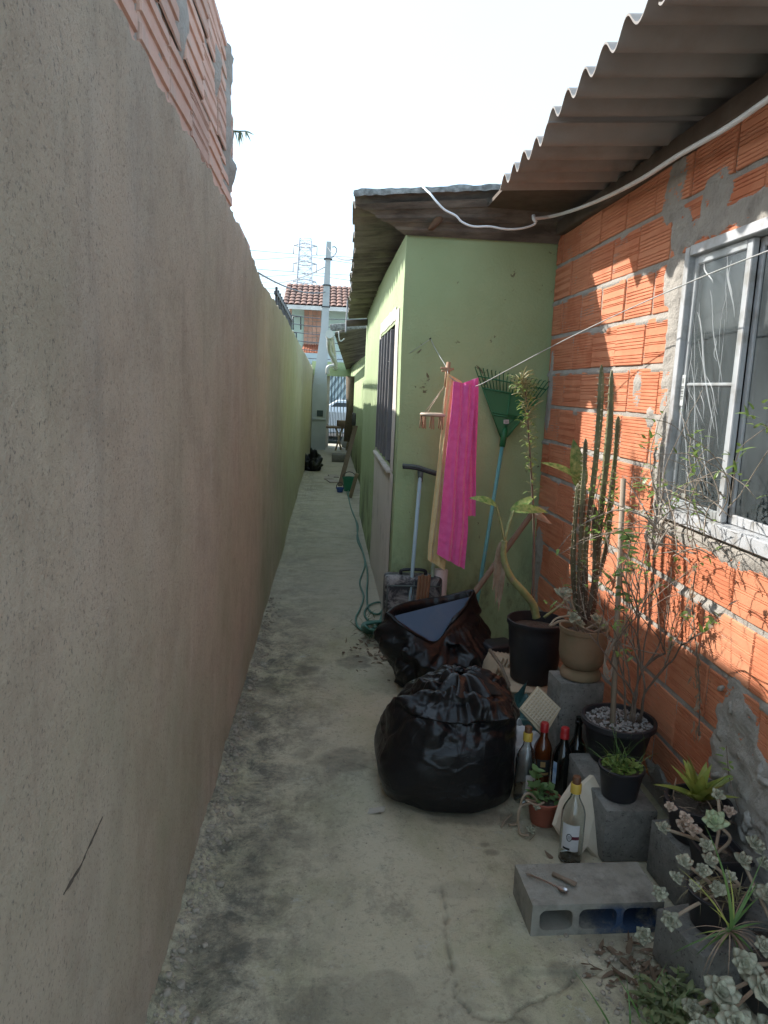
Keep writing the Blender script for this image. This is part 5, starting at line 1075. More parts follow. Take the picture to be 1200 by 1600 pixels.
mb = MB(); mb.tube([tp2+Vector((0, 0, -.02)), AY(699, 585, 4.31), AY(701, 566, 4.32)], [.012, .014, .012], 8); mb.box(AY(699, 576, 4.31), (.075, .014, .012), ry=.05, bev=.002); mb.box(AY(698, 579, 4.30), (.06, .012, .01), ry=-.15, bev=.002); mb.build('wooden_hook', M['pegw'], PH)
for i in range(9):
    a = i*2*math.pi/9+.3; c = rc+Vector((rr_*math.cos(a), rr_*.9*math.sin(a), -.045)); mb = MB(); mb.box(c+Vector((-.004, 0, 0)), (.006, .009, .07), ry=.05, bev=.001); mb.box(c+Vector((.005, 0, 0)), (.006, .009, .07), ry=-.05, bev=.001); mb.build('peg', M['pegw'], PH)

# ------------------------------------------------------------------ garden hose and things along the far passage
M['hose'] = mat('green_hose', (.05, .15, .115), (.07, .19, .145), 9, .5)
def onG(l, dz=.012): return [Vector((GR(x, y).x, GR(x, y).y, gz(GR(x, y).x, GR(x, y).y)+dz)) for x, y in l]
h1 = onG([(544, 768), (547, 790), (556, 815), (559, 840), (566, 862), (570, 885), (562, 912), (568, 935), (562, 955), (556, 968), (560, 983), (575, 988), (592, 975), (598, 952), (592, 944), (575, 950), (570, 965), (590, 985)])
h2 = onG([(542, 770), (550, 800), (559, 822), (558, 845), (568, 868), (574, 900), (573, 930), (576, 955), (590, 962), (600, 955), (588, 990), (566, 985)])
mb = MB(); mb.tube(cat_(h1, 8), .0072, 8); mb.tube(cat_(h2, 8), .0072, 8)
for k in range(5):
    cx_, cy_ = .36+.01*k, 4.72-.03*k; pts = [(cx_+(.09+.008*k)*math.cos(a), cy_+(.13-.01*k)*math.sin(a), .012+.012*k+.004*math.sin(3*a+k)) for a in np.linspace(k, k+6.0, 24)]; mb.tube(pts, .009, 8)
o = mb.build('garden_hose', M['hose'], loc=h1[-1]); tag(o, 'green garden hose trailing down the passage to a tangled coil', 'hose')
mb = MB(); rr2 = random.Random(4)
for k in range(80):
    p = Vector((.36+rr2.gauss(0, .08), 4.68+rr2.gauss(0, .13), .01)); mb.leaf(p, (rr2.uniform(-1, 1), rr2.uniform(-1, 1), rr2.uniform(.05, .9)), (0, 0, 1), rr2.uniform(.05, .13), .006, .8, .1, 4)
o = mb.build('grass_tuft', leafmat('dull_grass', (.06, .12, .05), (.10, .16, .07)), loc=(.36, 4.68, 0)); tag(o, 'grassy weeds growing through the hose coil', 'weeds')
def plank(a, b, w_, t_, label, m='wood', name='plank'):
    m_ = MB(); d = (b-a).normalized(); s = d.cross(Vector((0, 1, 0))).normalized(); m_.prism([a-s*w_/2, a+s*w_/2, b+s*w_/2, b-s*w_/2], Vector((0, t_, 0))); o = m_.build(name, M[m], loc=a, smooth=False); tag(o, label, name)
plank(GR(531, 760), AY(556, 665, 12.2), .07, .03, 'long grey plank leaning on the wall far along the passage', 'stick')
plank(GR(547, 778), AY(558, 740, 10.3), .05, .03, 'short pale board leaning at the foot of the green wall', 'wood')
def bucket(c, r, h, label, m):
    mb = MB(); mb.lathe(c, [(r*.75, 0), (r, h), (r*1.06, h), (r*1.06, h-.02), (r*.98, h-.005), (r*.72, .01), (.001, .01)], 20); o = mb.build('bucket', m, loc=c, angle=40); tag(o, label, 'bucket'); mbh = MB(); mbh.tube([Vector(c)+Vector((r*math.cos(a), 0, h+.09*math.sin(a)-.01)) for a in np.linspace(0, math.pi, 9)], .006, 5); mbh.build('handle', M['darkmetal'], o)
bucket(GR(545, 767), .10, .21, 'green bucket beside the leaning plank', mat('green_bucket', (.03, .22, .12), None, 5, .5)); bucket(GR(531, 769), .055, .07, 'small blue bowl in front of the leaning plank', mat('blue_bowl', (.03, .08, .30), None, 5, .5))
mb = MB(); c = GR(526, 722); mb.box(c+Vector((.05, .1, .08)), (.30, .30, .16), bev=.01); o = mb.build('drain_box', M['block'], loc=c); tag(o, 'square concrete drain box near the far gate', 'box')
for k, (x, y) in enumerate(((514, 748), (521, 745), (520, 753))):
    c = GR(x, y); mb = MB(); mb.box(c+Vector((0, 0, .012)), (.16, .34, .02), rz=.1*k); o = mb.build('floor_tile', mat('pinkish_tile', (.40, .33, .28), (.34, .29, .25), 6, .7) if k == 0 else o.data.materials[0], loc=c, smooth=False); tag(o, 'loose pinkish tile lying on the far path', 'tile', 'loose tiles on the far path')
c = GR(541, 702); mb = MB(); mb.lathe(c+Vector((0, 0, .18)), [(.001, -.17), (.1, -.13), (.15, 0), (.11, .12), (.001, .17)], 16, None, .3, 4); o = mb.build('sack', M['paper'], loc=c); tag(o, 'white bundle on the ground near the far gate', 'sack')
TR = thing('trestle_table', 'rickety pale trestle with clutter in front of the far gate', 'trestle', GR(528, 705)); yt = 17.3
mb = MB(); mb.box(AY(540, 668, yt), (.9, .5, .04)); mb.build('table_top', M['stick'], TR, smooth=False)
for (x0, y0, x1, y1) in ((525, 668, 533, 703), (535, 668, 524, 704), (552, 668, 553, 703), (548, 668, 541, 704)):
    mb = MB(); mb.tube([AY(x0, y0, yt-.2), AY(x1, y1, yt-.25)], .022, 5); mb.build('leg', M['wood'], TR)
mb = MB(); c = AY(541, 662, yt); mb.box(c, (.35, .3, .14), rz=.3, bev=.01); o = mb.build('box', M['stick'], loc=c-Vector((0, 0, .07))); tag(o, 'brown box lying on the far trestle table', 'box')
# dead leaves and grit
mb = MB(); rr2 = random.Random(9)
for k in range(2200):
    if rr2.random() < .62:
        y = 1.2+rr2.random()**1.3*4.2; x = XL+.012+abs(rr2.gauss(0, .035)); s_ = rr2.uniform(.0015, .0055)*(1 if rr2.random() < .85 else 2.4)
    elif rr2.random() < .6: x = rr2.uniform(-.3, 1.25); y = rr2.uniform(1.4, 5.0); s_ = rr2.uniform(.001, .003)
    else: x = rr2.gauss(.95, .12); y = rr2.gauss(1.72, .1); s_ = rr2.uniform(.002, .007)
    z = gz(x, y); mb.box((x, y, z+s_*.3), (s_*2, s_*rr2.uniform(1, 2), s_*1.2), rz=rr2.uniform(0, 3), rx=rr2.uniform(-.5, .5), bev=s_*.3)
tag(mb.build('grit', mat('grey_grit', (.36, .315, .25), (.22, .185, .14), 90, .95)), 'grey grit and mortar crumbs along the foot of the left wall', 'grit', kind='stuff')
mb = MB()
for k in range(220):
    if k < 90: x = rr2.gauss(.36, .10); y = rr2.gauss(4.35, .2)
    elif k < 170: x = rr2.gauss(.92, .08); y = rr2.gauss(1.78, .07)
    else: x = rr2.uniform(.75, 1.25); y = rr2.uniform(2.0, 3.0)
    if not (-.38 < x < 1.3): continue
    mb.leaf((x, y, gz(x, y)+.004), (rr2.uniform(-1, 1), rr2.uniform(-1, 1), rr2.uniform(0, .25)), (rr2.uniform(-.4, .4), 0, 1), rr2.uniform(.02, .06), rr2.uniform(.006, .02), rr2.uniform(-1, 1), rr2.uniform(-.5, .6), 4)
tag(mb.build('leaf_litter', leafmat('dead_leaf', (.12, .075, .045), (.19, .13, .085), 20, .9, .1)), 'brown dead leaf litter scattered by the bags and blocks', 'leaf litter', kind='stuff')

# ================================================================== pots and plants
def pot(c, rb, rt, h, name, m, t, lip=.012, lipw=.006, n=40, fill='soil', fz=.03):
    c = Vector(c); mb = MB(); mb.lathe(c, [(rb*.96, .001), (rb, .006), (lerp(rb, rt, .8), h*.8), (rt-.002, h-lip-.006), (rt+lipw, h-lip), (rt+lipw, h-.002), (rt+lipw-.003, h), (rt-.004, h-.001), (rt-.007, h-.02), (lerp(rb, rt, .6)-.006, h*.6)], n, None, .012, 3)
    o = mb.build(name, M[m], t, angle=50)
    mb = MB(); r_ = rt-.008; rings = []
    for k in range(7):
        rings.append([(c.x+r_*k/6*math.cos(a)+1e-4, c.y+r_*k/6*math.sin(a), c.z+h-fz+(vn(k*1.7, a*3, 5)-.5)*.012) for a in np.linspace(0, 2*math.pi, 30)])
    mb.grid(np.array(rings)); mb.build('soil', M[fill], t); return o
L_ = dict(bright=leafmat('fresh_green_leaf', (.16, .26, .05), (.24, .34, .09)), mid=leafmat('mid_green_leaf', (.07, .15, .035), (.11, .20, .055)), dull=leafmat('dull_olive_leaf', (.13, .16, .07), (.19, .21, .10)), yel=leafmat('yellow_green_leaf', (.40, .41, .09), (.27, .33, .07), 14), dief=leafmat('variegated_leaf', (.36, .42, .16), (.10, .22, .05), 44), dead=leafmat('withered_leaf', (.20, .13, .08), (.33, .25, .18), 16, .9, .15), grass=leafmat('grass_blade', (.10, .20, .05), (.16, .26, .07)))
M['succ'] = leafmat('pale_grey_green_succulent', (.42, .38, .27), (.30, .31, .215), 18, .5, .06); M['succp'] = leafmat('pinkish_succulent', (.50, .35, .26), (.40, .31, .23), 18, .5, .06); M['succg'] = leafmat('green_succulent', (.32, .40, .20), (.42, .46, .28), 14, .5, .06)
M['dstem'] = mat('dieffenbachia_stem', (.30, .30, .13), (.19, .22, .08), 30, .6, dirt=(.25, .2, .13), dsc=24, dlo=.55, dhi=.65); M['twigm'] = mat('thin_brown_twig', (.12, .085, .065), (.18, .135, .10), 30, .9); M['twigl'] = mat('pale_dry_twig', (.34, .28, .22), (.26, .21, .16), 30, .9); M['sstem'] = mat('succulent_stem', (.34, .26, .18), (.27, .20, .14), 30, .8)
def sprig(mb, pts, rs, n=5): mb.tube(pts, rs, n)

# ---- big black pot: dieffenbachia + tall thin stem
c = Vector((1.03, 3.40, .204)); D1 = thing('potted_plant', 'dieffenbachia with a bent striped stem and variegated leaves in the large black pot', 'potted plant', c)
pot(c, .108, .137, .30, 'pot', 'blackpl', D1, .022, .005, fz=.05)
Yd = 3.38; st = cat_([AY(838, 965, Yd), AY(833, 945, Yd), AY(818, 925, Yd-.02), AY(800, 905, Yd-.03), AY(790, 885, Yd-.04), AY(786, 865, Yd-.04), AY(788, 845, Yd-.04)], 10)
mb = MB(); mb.tube(st, [.019-.005*i/len(st)+(.0018 if i % 5 == 0 else 0) for i in range(len(st))], 12); mb.build('stem', M['dstem'], D1)
top_ = st[-1]
def petleaf(p0, p1, tip, W, up, mat_, bend=.5):
    mb = MB(); mb.tube(cat_([p0, p0.lerp(p1, .5)+Vector((0, 0, .01)), p1], 5), [.006]*6+[.005]*5, 6); mb.build('leaf_stalk', M['dstem'], D1)
    mb = MB(); d = tip-p1; mb.leaf(p1, d, up, d.length*1.04, W, bend, .25, 10, 1.3, .12); return mb.build('leaf', mat_, D1)
petleaf(top_, AY(775, 790, 3.36), AY(741, 770, 3.32), .055, Vector((.1, -.6, 1)), L_['dief'])
petleaf(top_, AY(803, 798, 3.40), AY(862, 788, 3.42), .055, Vector((0, -.7, .8)), L_['dief'], .6)
petleaf(top_, AY(800, 800, 3.42), AY(838, 768, 3.5), .05, Vector((0, -.5, 1)), L_['dief'], .3)
petleaf(AY(912, 800, 3.3), AY(908, 762, 3.3), AY(898, 690, 3.28), .075, Vector((-.2, -1, .1)), L_['dief'], .3)
petleaf(AY(910, 800, 3.3), AY(903, 748, 3.3), AY(858, 712, 3.26), .05, Vector((0, -.6, .9)), L_['dief'], .5)
mb = MB(); mb.tube(cat_([AY(850, 965, 3.42), AY(890, 930, 3.42), AY(912, 860, 3.35), AY(911, 798, 3.3)], 6), .007, 6); mb.build('stem', M['dstem'], D1)
mb = MB()
for k in range(9):
    p = st[-2-k*2]+Vector((0, -.005, 0)); mb.leaf(p+Vector((-.012, 0, 0)), (random.uniform(-.12, .10), -.05, -1), (random.uniform(-.6, .6), -1, 0), random.uniform(.14, .27), .032, .05, -.8, 7)
mb.build('withered_leaves', L_['dead'], D1)
mb = MB(); p = AY(834, 800, 3.5); mb.leaf(p, (1, -.2, -.5), (0, -1, .3), .12, .035, .6, -.7, 8); mb.leaf(p, (.6, 0, .2), (0, -1, .3), .08, .04, -.6, .7, 6); mb.build('withered_leaves', mat('bleached_leaf', (.42, .37, .33), (.25, .2, .16), 26, .9), D1)
W1 = thing('weed', 'tall thin leafy weed with a feathery top growing out of the large black pot', 'plant', AY(835, 965, 3.45)); Yw = 3.45
s2 = cat_([AY(834, 965, Yw), AY(833, 900, Yw), AY(834, 820, Yw), AY(830, 740, Yw), AY(826, 680, Yw), AY(822, 620, Yw), AY(815, 592, Yw)], 8); mb = MB(); mb.tube(s2, [.007-.0045*i/len(s2) for i in range(len(s2))], 6); mb.build('stem', M['twigm'], W1)
mb = MB(); mb2 = MB(); r3 = random.Random(5)
for k in range(210):
    i = int(len(s2)*(.42+.58*r3.random()**.75)); i = min(i, len(s2)-1); t = i/len(s2); p = s2[i]; a = r3.uniform(0, 6.28); d = Vector((math.cos(a), math.sin(a), r3.uniform(-.2, .8)))
    ln = (.02+.06*max(0, t-.5))*r3.uniform(.5, 1.4); e = p+d*ln
    mb2.tube([p, e], .0012, 4); mb.leaf(e, d+Vector((0, 0, -.3)), (0, 0, 1), r3.uniform(.014, .032), r3.uniform(.008, .016), .5, .2, 4)
for k in range(26):
    p = s2[-1-r3.randrange(14)]; a = r3.uniform(0, 6.28); d = Vector((math.cos(a)*.8, math.sin(a)*.5, r3.uniform(0, .9))); e = p+d*r3.uniform(.04, .11); pts = cat_([p, p.lerp(e, .5)+Vector((0, 0, .012)), e], 4); mb2.tube(pts, [.003]*5+[.0022]*3+[.001], 4)
mb.build('foliage', L_['bright'], W1, kind='stuff'); mb2.build('twigs', leafmat('cream_flower_spike', (.38, .34, .18), (.30, .30, .14)), W1, kind='stuff')

# ---- clay pot with columnar cactus
c = Vector((1.10, 2.955, .392)); C1 = thing('potted_cactus', 'tall columnar cactus in an old clay pot on the upright block', 'cactus', c); c2 = c+Vector((0, 0, .0))
mb = MB(); mb.lathe(c2, [(.072, 0), (.083, .006), (.086, .02), (.078, .036), (.066, .044), (.060, .048)], 40, None, .02, 2); mb.build('foot', M['terra'], C1, angle=40)
mb = MB(); mb.lathe(c2+Vector((0, 0, .046)), [(.062, 0), (.075, .008), (.090, .03), (.0965, .06), (.0975, .12), (.0985, .155), (.1035, .158), (.104, .176), (.098, .178), (.094, .172), (.092, .13)], 44, None, .02, 7); mb.build('pot', M['terra'], C1, angle=40)
mb = MB(); mb.lathe(c2+Vector((0, 0, .19)), [(.001, .012), (.05, .008), (.092, 0)], 24, None, .1, 3); mb.build('soil', M['soil'], C1)
n = NM('cactus_skin'); p = n.pos(); z_ = n.xyz(p)[2]; cc = n.mix(n.ramp(n.noise(p, 7, 6, .65), .42, .6), (.14, .145, .06), (.22, .21, .11)); cc = n.mix(n.math('MULTIPLY', n.ramp(z_, .85, .25), n.ramp(n.noise(p, 9, 6, .7), .30, .5)), cc, (.085, .045, .035)); cc = n.mix(n.ramp(n.noise(p, 5, 6, .6, .5), .48, .60, 0, .85), cc, (.10, .065, .042)); M['cactus'] = n.fin(cc, .6, n.bump(n.noise(p, 60, 4), .25, .003)); M['spine'] = mat('pale_spines', (.42, .36, .27), None, 9, .7)
Yk = 2.97
def cactus(pts, r, ribs=5, seed=0):
    _rj = random.Random(seed+50); pts = [pts[0]]+[p+Vector((_rj.uniform(-.007, .007), _rj.uniform(-.007, .007), 0)) for p in pts[1:-1]]+[pts[-1]]
    P_ = cat_(pts, 14); m_ = len(P_); mb = MB(); sp = MB(); nn_ = ribs*4; rr = random.Random(seed); vs = []; ang0 = rr.random()*2
    for i, p in enumerate(P_):
        t = (P_[min(i+1, m_-1)]-P_[max(i-1, 0)]).normalized(); a_ = t.cross(Vector((0, 1, 0))).normalized(); b_ = t.cross(a_); f = i/(m_-1)
        rad_ = r*.60*(.85+.10*math.sin(f*9+seed)+.16*abs(math.sin(f*8+seed)))*min(1, math.sqrt(max(0, (1-f)*10))+.2)
        for k in range(nn_):
            an = ang0+2*math.pi*k/nn_; rk = rad_*((1.05+.06*math.sin(i*1.9)) if k % 4 == 0 else (.50 if k % 4 == 2 else .66)); vs.append(p+(a_*math.cos(an)+b_*math.sin(an))*rk)
            if k % 4 == 0 and i % 2 == 0 and 0 < i < m_-2:
                o_ = (a_*math.cos(an)+b_*math.sin(an)); base_ = p+o_*rk
                for q in range(2): sp.tube([base_-o_*.002, base_+(o_+Vector((rr.uniform(-.6, .6), rr.uniform(-.6, .6), rr.uniform(-.3, .7)))).normalized()*r*.55], [.0015, .0004], 3, cap=False)
    mb.add(vs, [(i*nn_+k, i*nn_+(k+1) % nn_, (i+1)*nn_+(k+1) % nn_, (i+1)*nn_+k) for i in range(m_-1) for k in range(nn_)]+[tuple((m_-1)*nn_+k for k in range(nn_))])
    col = mb.build('column', M['cactus'], C1); sp.build('spines', M['spine'], col, kind='stuff')
def K(l, y=Yk): return [AY(a, b, y+dy) for a, b, dy in l]
for _q in ():
    pass
cactus(K([(912, 975, 0), (915, 900, 0), (918, 850, 0), (925, 780, .02), (930, 700, .03), (935, 640, .03), (940, 570, .03)]), .021, 5, 1)
cactus(K([(925, 965, .03), (930, 880, .04), (938, 800, .05), (945, 720, .06), (950, 660, .07), (956, 578, .07)]), .023, 5, 2)
cactus(K([(905, 965, -.02), (905, 900, -.03), (908, 850, -.03), (908, 780, -.03), (912, 735, -.02), (915, 685, -.02)]), .018, 5, 3)
cactus(K([(935, 900, .06), (945, 850, .07), (955, 770, .08), (960, 700, .09), (966, 650, .09)]), .019, 5, 4)
cactus(K([(900, 960, 0), (898, 880, -.01), (902, 800, -.01), (904, 755, 0)]), .017, 5, 5)
cactus(K([(918, 970, -.03), (925, 920, -.04), (930, 850, -.04), (928, 790, -.04)]), .022, 5, 6)
mb = MB(); r3 = random.Random(8); mb2 = MB()
for k in range(6):
    p0 = AY(925+r3.uniform(-5, 10), 870, 2.93); p1 = AY(r3.uniform(925, 960), r3.uniform(725, 790), 2.90); pts = cat_([p0, p0.lerp(p1, .5)+Vector((r3.uniform(-.03, .03), -.02, 0)), p1], 6); mb2.tube(pts, .0018, 4)
    for q in range(20):
        p = pts[r3.randrange(4, len(pts))]+Vector((r3.gauss(0, .016), r3.gauss(0, .012), r3.gauss(0, .02))); mb.leaf(p, (r3.uniform(-1, 1), r3.uniform(-1, .4), r3.uniform(-.2, .8)), (0, -.3, 1), r3.uniform(.018, .034), r3.uniform(.008, .014), .4, .2, 4)
V1 = thing('creeper', 'small leafy green creeper climbing among the cactus columns', 'plant', AY(925, 875, 2.93)); mb.build('foliage', L_['bright'], V1, kind='stuff'); mb2.build('stem', M['twigm'], V1)
# ---- rosettes
_lm = {}
def leafmesh(key, m):
    if key in _lm: return _lm[key]
    mb = MB(); n = 6; vs = []; fs = []
    for i in range(n+1):
        t = i/n; w_ = .62*math.sin(math.pi*min(1, .16+.80*t**.9))**.9*(1 if i < n else .05); z = .10*t*t; th_ = .075*(1-t*.75)
        vs += [(t, -w_/1.6, z+.05*w_), (t, 0, z-.02+th_*.45), (t, w_/1.6, z+.05*w_), (t, 0, z-th_)]
    for i in range(n):
        a = i*4; fs += [(a+k, a+(k+1) % 4, a+4+(k+1) % 4, a+4+k) for k in range(4)]
    fs += [(0, 3, 2, 1), (n*4, n*4+1, n*4+2, n*4+3)]
    me = bpy.data.meshes.new('leaf'); me.from_pydata(vs, [], fs); me.materials.append(m); me.polygons.foreach_set('use_smooth', [True]*len(me.polygons)); _lm[key] = me; return me
def rosette(parent, c, axis, R, n=13, m='succ', seed=0):
    r = random.Random(seed); axis = Vector(axis).normalized(); Q = axis.to_track_quat('Z', 'Y').to_matrix().to_4x4()
    mb = MB(); mb.lathe(c, [(R*.05, -R*.25), (R*.12, 0), (R*.04, R*.12)], 8, Q.to_3x3()); core = mb.build('rosette', M['sstem'], parent, loc=c); core.rotation_euler = (0, 0, 0)
    me = leafmesh(m, M[m])
    for k in range(n):
        f = k/(n-1); az = k*2.39996+r.uniform(-.15, .15); el = lerp(.12, 1.15, f**1.4)+r.uniform(-.08, .08); L = R*lerp(1.0, .42, f)*r.uniform(.9, 1.08)
        Mx = Matrix.Translation(Vector(c)+axis*R*(.02+.10*f)) @ Q @ Matrix.Rotation(az, 4, 'Z') @ Matrix.Rotation(-el, 4, 'Y') @ Matrix.Diagonal((L, L*r.uniform(.9, 1.2), L, 1))
        inst('leaf', me, core, Mx)
    return core
def trail(parent, pts, r=.0055): mb = MB(); mb.tube(cat_(pts, 6), r, 7); mb.build('stem', M['sstem'], parent)
G1 = thing('succulent', 'pale rosette succulents spilling over the rim of the clay cactus pot', 'succulent', c+Vector((0, 0, .2)))
for k, (x, y, r_, yy) in enumerate(((878, 930, .045, 2.88), (895, 965, .034, 2.86), (930, 968, .034, 2.86), (940, 975, .03, 2.88), (905, 975, .03, 2.86), (885, 925, .03, 2.93))):
    p = AY(x, y, yy); rosette(G1, p, (random.uniform(-.5, .5), -.6, .8), r_, 15, 'succ', k); trail(G1, [p, p+Vector((.02, .02, -.02)), c+Vector((random.uniform(-.06, .06), -.05, .205))])
trail(G1, [AY(860, 978, 2.86), AY(878, 970, 2.85), AY(900, 975, 2.87)], .005); trail(G1, [AY(890, 962, 2.85), AY(870, 966, 2.84), AY(858, 978, 2.83)], .004)

# ---- shrub in black pot with gravel
c = Vector((1.150, 2.64, .19)); S1 = thing('potted_shrub', 'leggy half bare shrub tied to a stake in the gravel topped black pot', 'shrub', c)
pot(c, .098, .132, .165, 'pot', 'blackpl', S1, .022, .008, fz=.02)
mb = MB(); r3 = random.Random(12)
for k in range(420):
    a = r3.uniform(0, 6.28); q = .122*math.sqrt(r3.random()); s_ = r3.uniform(.003, .008); mb.box(c+Vector((q*math.cos(a), q*math.sin(a), .148+s_*.4)), (s_*1.6, s_*1.2, s_), rz=r3.uniform(0, 3), rx=r3.uniform(-.6, .6), bev=s_*.25)
mb.build('gravel', M['gravel'], S1, kind='stuff')
a, b = AY(957, 1132, 2.62), AY(974, 748, 2.80); mb = MB(); mb.tube([a, b], .0105, 6); o = mb.build('stake', mat('bamboo_stake', (.27, .21, .15), (.34, .27, .20), 9, .8), loc=a); tag(o, 'grey brown stake standing in the gravel topped black pot', 'stake')
mb = MB(); tie = AY(956, 1000, 2.66)
for k in range(8): mb.tube(cat_([tie+Vector((r3.uniform(-.015, .015), -.012, r3.uniform(-.02, .02))), tie+Vector((-.03, -.02, -.06-r3.random()*.05)), tie+Vector((.0, -.02, -.10-r3.random()*.05)), tie+Vector((.012, -.013, -.02))], 5), .002, 4)
mb.tube(cat_([tie, tie+Vector((.10, -.02, -.03)), tie+Vector((.20, 0, -.055))], 5), .0025, 4); o = mb.build('tie_string', M['twigl'], loc=tie); tag(o, 'frayed pale string tied round the stake', 'string')
mb = MB(); mbp = MB(); fo = MB(); fod = MB()
def branch(p, d, L, r, lv, rng, leafy):
    n_ = max(4, int(L/.03)); pts = [p]; q = p.copy(); dd = d.normalized()
    for i in range(n_):
        dd = (dd+Vector((rng.gauss(0, .13), rng.gauss(0, .10), rng.gauss(.01, .10)))).normalized()
        if q.x > XR-.035: dd.x = -abs(dd.x)*.4
        q = q+dd*(L/n_); pts.append(q.copy())
    (mb if lv < 2 else mbp).tube(pts, [lerp(r, r*.45, i/n_) for i in range(n_+1)], 5)
    if lv < 3:
        for k in range(rng.choice([2, 3, 3]) if lv else 3):
            i = rng.randrange(n_//3, n_+1); branch(pts[i], (pts[i]-pts[i-1]).normalized()+Vector((rng.uniform(-.7, .7), rng.uniform(-.7, .5), rng.uniform(-.2, .6))), L*rng.uniform(.4, .75), r*.62, lv+1, rng, leafy)
    elif rng.random() < leafy:
        for k in range(rng.randrange(2, 7)):
            pp = pts[rng.randrange(len(pts))]; (fo if rng.random() < .75 else fod).leaf(pp, (rng.uniform(-1, 1), rng.uniform(-1, .6), rng.uniform(-.4, .8)), (0, -.2, 1), rng.uniform(.015, .034), rng.uniform(.008, .016), .4, .2, 4)
rng = random.Random(31)
for (bx, by, tx, ty, ty_) in ((985, 1128, 1000, 800, 2.66), (990, 1130, 1060, 830, 2.58), (995, 1128, 1110, 820, 2.46), (988, 1132, 1045, 760, 2.66), (1000, 1130, 1140, 860, 2.40), (978, 1128, 985, 880, 2.66)):
    p = AY(bx, by, 2.63); e = AY(tx, ty, ty_); L = (e-p).length; branch(p, (e-p)+Vector((-.03, 0, .12)), L*.62, .0052, 0, rng, .42)
mb.build('branches', M['twigm'], S1, kind='stuff'); mbp.build('twigs', M['twigl'], S1, kind='stuff'); fo.build('foliage', L_['bright'], S1, kind='stuff'); fod.build('dry_leaves', L_['dead'], S1, kind='stuff')
# leafy shoot along the stake
mb = MB(); mb2 = MB(); s3 = cat_([AY(965, 1040, 2.60), AY(975, 960, 2.60), AY(972, 900, 2.58), AY(985, 850, 2.58), AY(975, 830, 2.58)], 6); mb2.tube(s3, .0022, 5)
for k in range(22):
    p = s3[int(len(s3)*(.3+.7*k/22))]; s_ = 1 if k % 2 else -1; mb.leaf(p, (s_, -.3, r3.uniform(-.1, .4)), (0, -.3, 1), r3.uniform(.03, .05), r3.uniform(.022, .03), .5, .15, 5)
sh = thing('leafy_shoot', 'fresh green leafy shoot climbing beside the stake', 'plant', s3[0]); mb.build('foliage', L_['mid'], sh, kind='stuff'); mb2.build('stem', M['twigm'], sh)
# tangle of dry vines hanging in front of the window
VT = thing('dry_vine', 'tangle of dry curling vine stems in front of the brick house window', 'vine', AY(1050, 830, 2.35)); mb = MB(); mb2 = MB(); mb3 = MB(); rng = random.Random(77)
for k in range(46):
    p = AY(rng.uniform(1020, 1150), rng.uniform(770, 880), rng.uniform(2.15, 2.55)); d = Vector((rng.uniform(-.5, .25), rng.uniform(-.4, .7), rng.uniform(.1, 1))); pts = [p]; cv = Vector((rng.gauss(0, .12), rng.gauss(0, .10), rng.gauss(-.03, .10)))
    for i in range(rng.randrange(8, 20)):
        d = (d.normalized()+cv+Vector((rng.gauss(0, .10), rng.gauss(0, .10), rng.gauss(0, .10)))).normalized(); q = pts[-1]+d*.026
        if q.x > XR-.03: q.x = XR-.03; d.x = -.2
        pts.append(q)
    mb.tube(pts, [.0022*(1-.6*i/len(pts)) for i in range(len(pts))], 4)
    for q in range(rng.randrange(0, 9)):
        pp = pts[rng.randrange(len(pts))]; tgt = mb2 if rng.random() < .6 else mb3; tgt.leaf(pp, (rng.uniform(-1, 1), rng.uniform(-1, .6), rng.uniform(-.3, .8)), (0, -.2, 1), rng.uniform(.012, .036), rng.uniform(.006, .015), .5, .2, 4)
for (x, y, yy) in ((1175, 650, 2.05), (1090, 690, 2.35), (1085, 720, 2.35), (1010, 690, 2.7), (1150, 720, 2.15), (1000, 770, 2.6)):
    p = AY(x, y, yy)
    if p.x > XR-.04: p = AX(x, y, XR-.05)
    for q in range(12): mb2.leaf(p+Vector((rng.gauss(0, .015), rng.gauss(0, .02), rng.gauss(0, .025))), (rng.uniform(-1, 1), rng.uniform(-1, .6), rng.uniform(-.1, .9)), (0, -.2, 1), rng.uniform(.025, .045), rng.uniform(.010, .017), .4, .2, 5)
mb.build('stems', M['twigl'], VT, kind='stuff'); mb2.build('foliage', L_['bright'], VT, kind='stuff'); mb3.build('dry_flowers', mat('fluffy_grey_seed', (.42, .40, .33), (.33, .31, .26), 40, .95), VT, kind='stuff')
# withered vine hanging down the wall
WV = thing('withered_vine', 'withered brown vine hanging straight down the brick wall below the window', 'vine', AX(1090, 1100, XR-.02)); mb = MB(); mb2 = MB(); s4 = cat_([AX(1088, 880, XR-.04), AX(1082, 940, XR-.025), AX(1088, 1010, XR-.02), AX(1093, 1080, XR-.02), AX(1092, 1150, XR-.02)], 14); mb2.tube(s4, .0025, 5)
for k in range(90):
    i = int(len(s4)*rng.random()**1.0); p = s4[min(i, len(s4)-1)]+Vector((-abs(rng.gauss(0, .008)), rng.gauss(0, .016), 0)); mb.leaf(p, (rng.uniform(-1, -.1), rng.uniform(-1, 1), -1.2), (-1, 0, 0), rng.uniform(.015, .036), rng.uniform(.006, .016), .7, -.5, 4)
mb.build('foliage', L_['dead'], WV, kind='stuff'); mb2.build('stem', M['twigm'], WV)

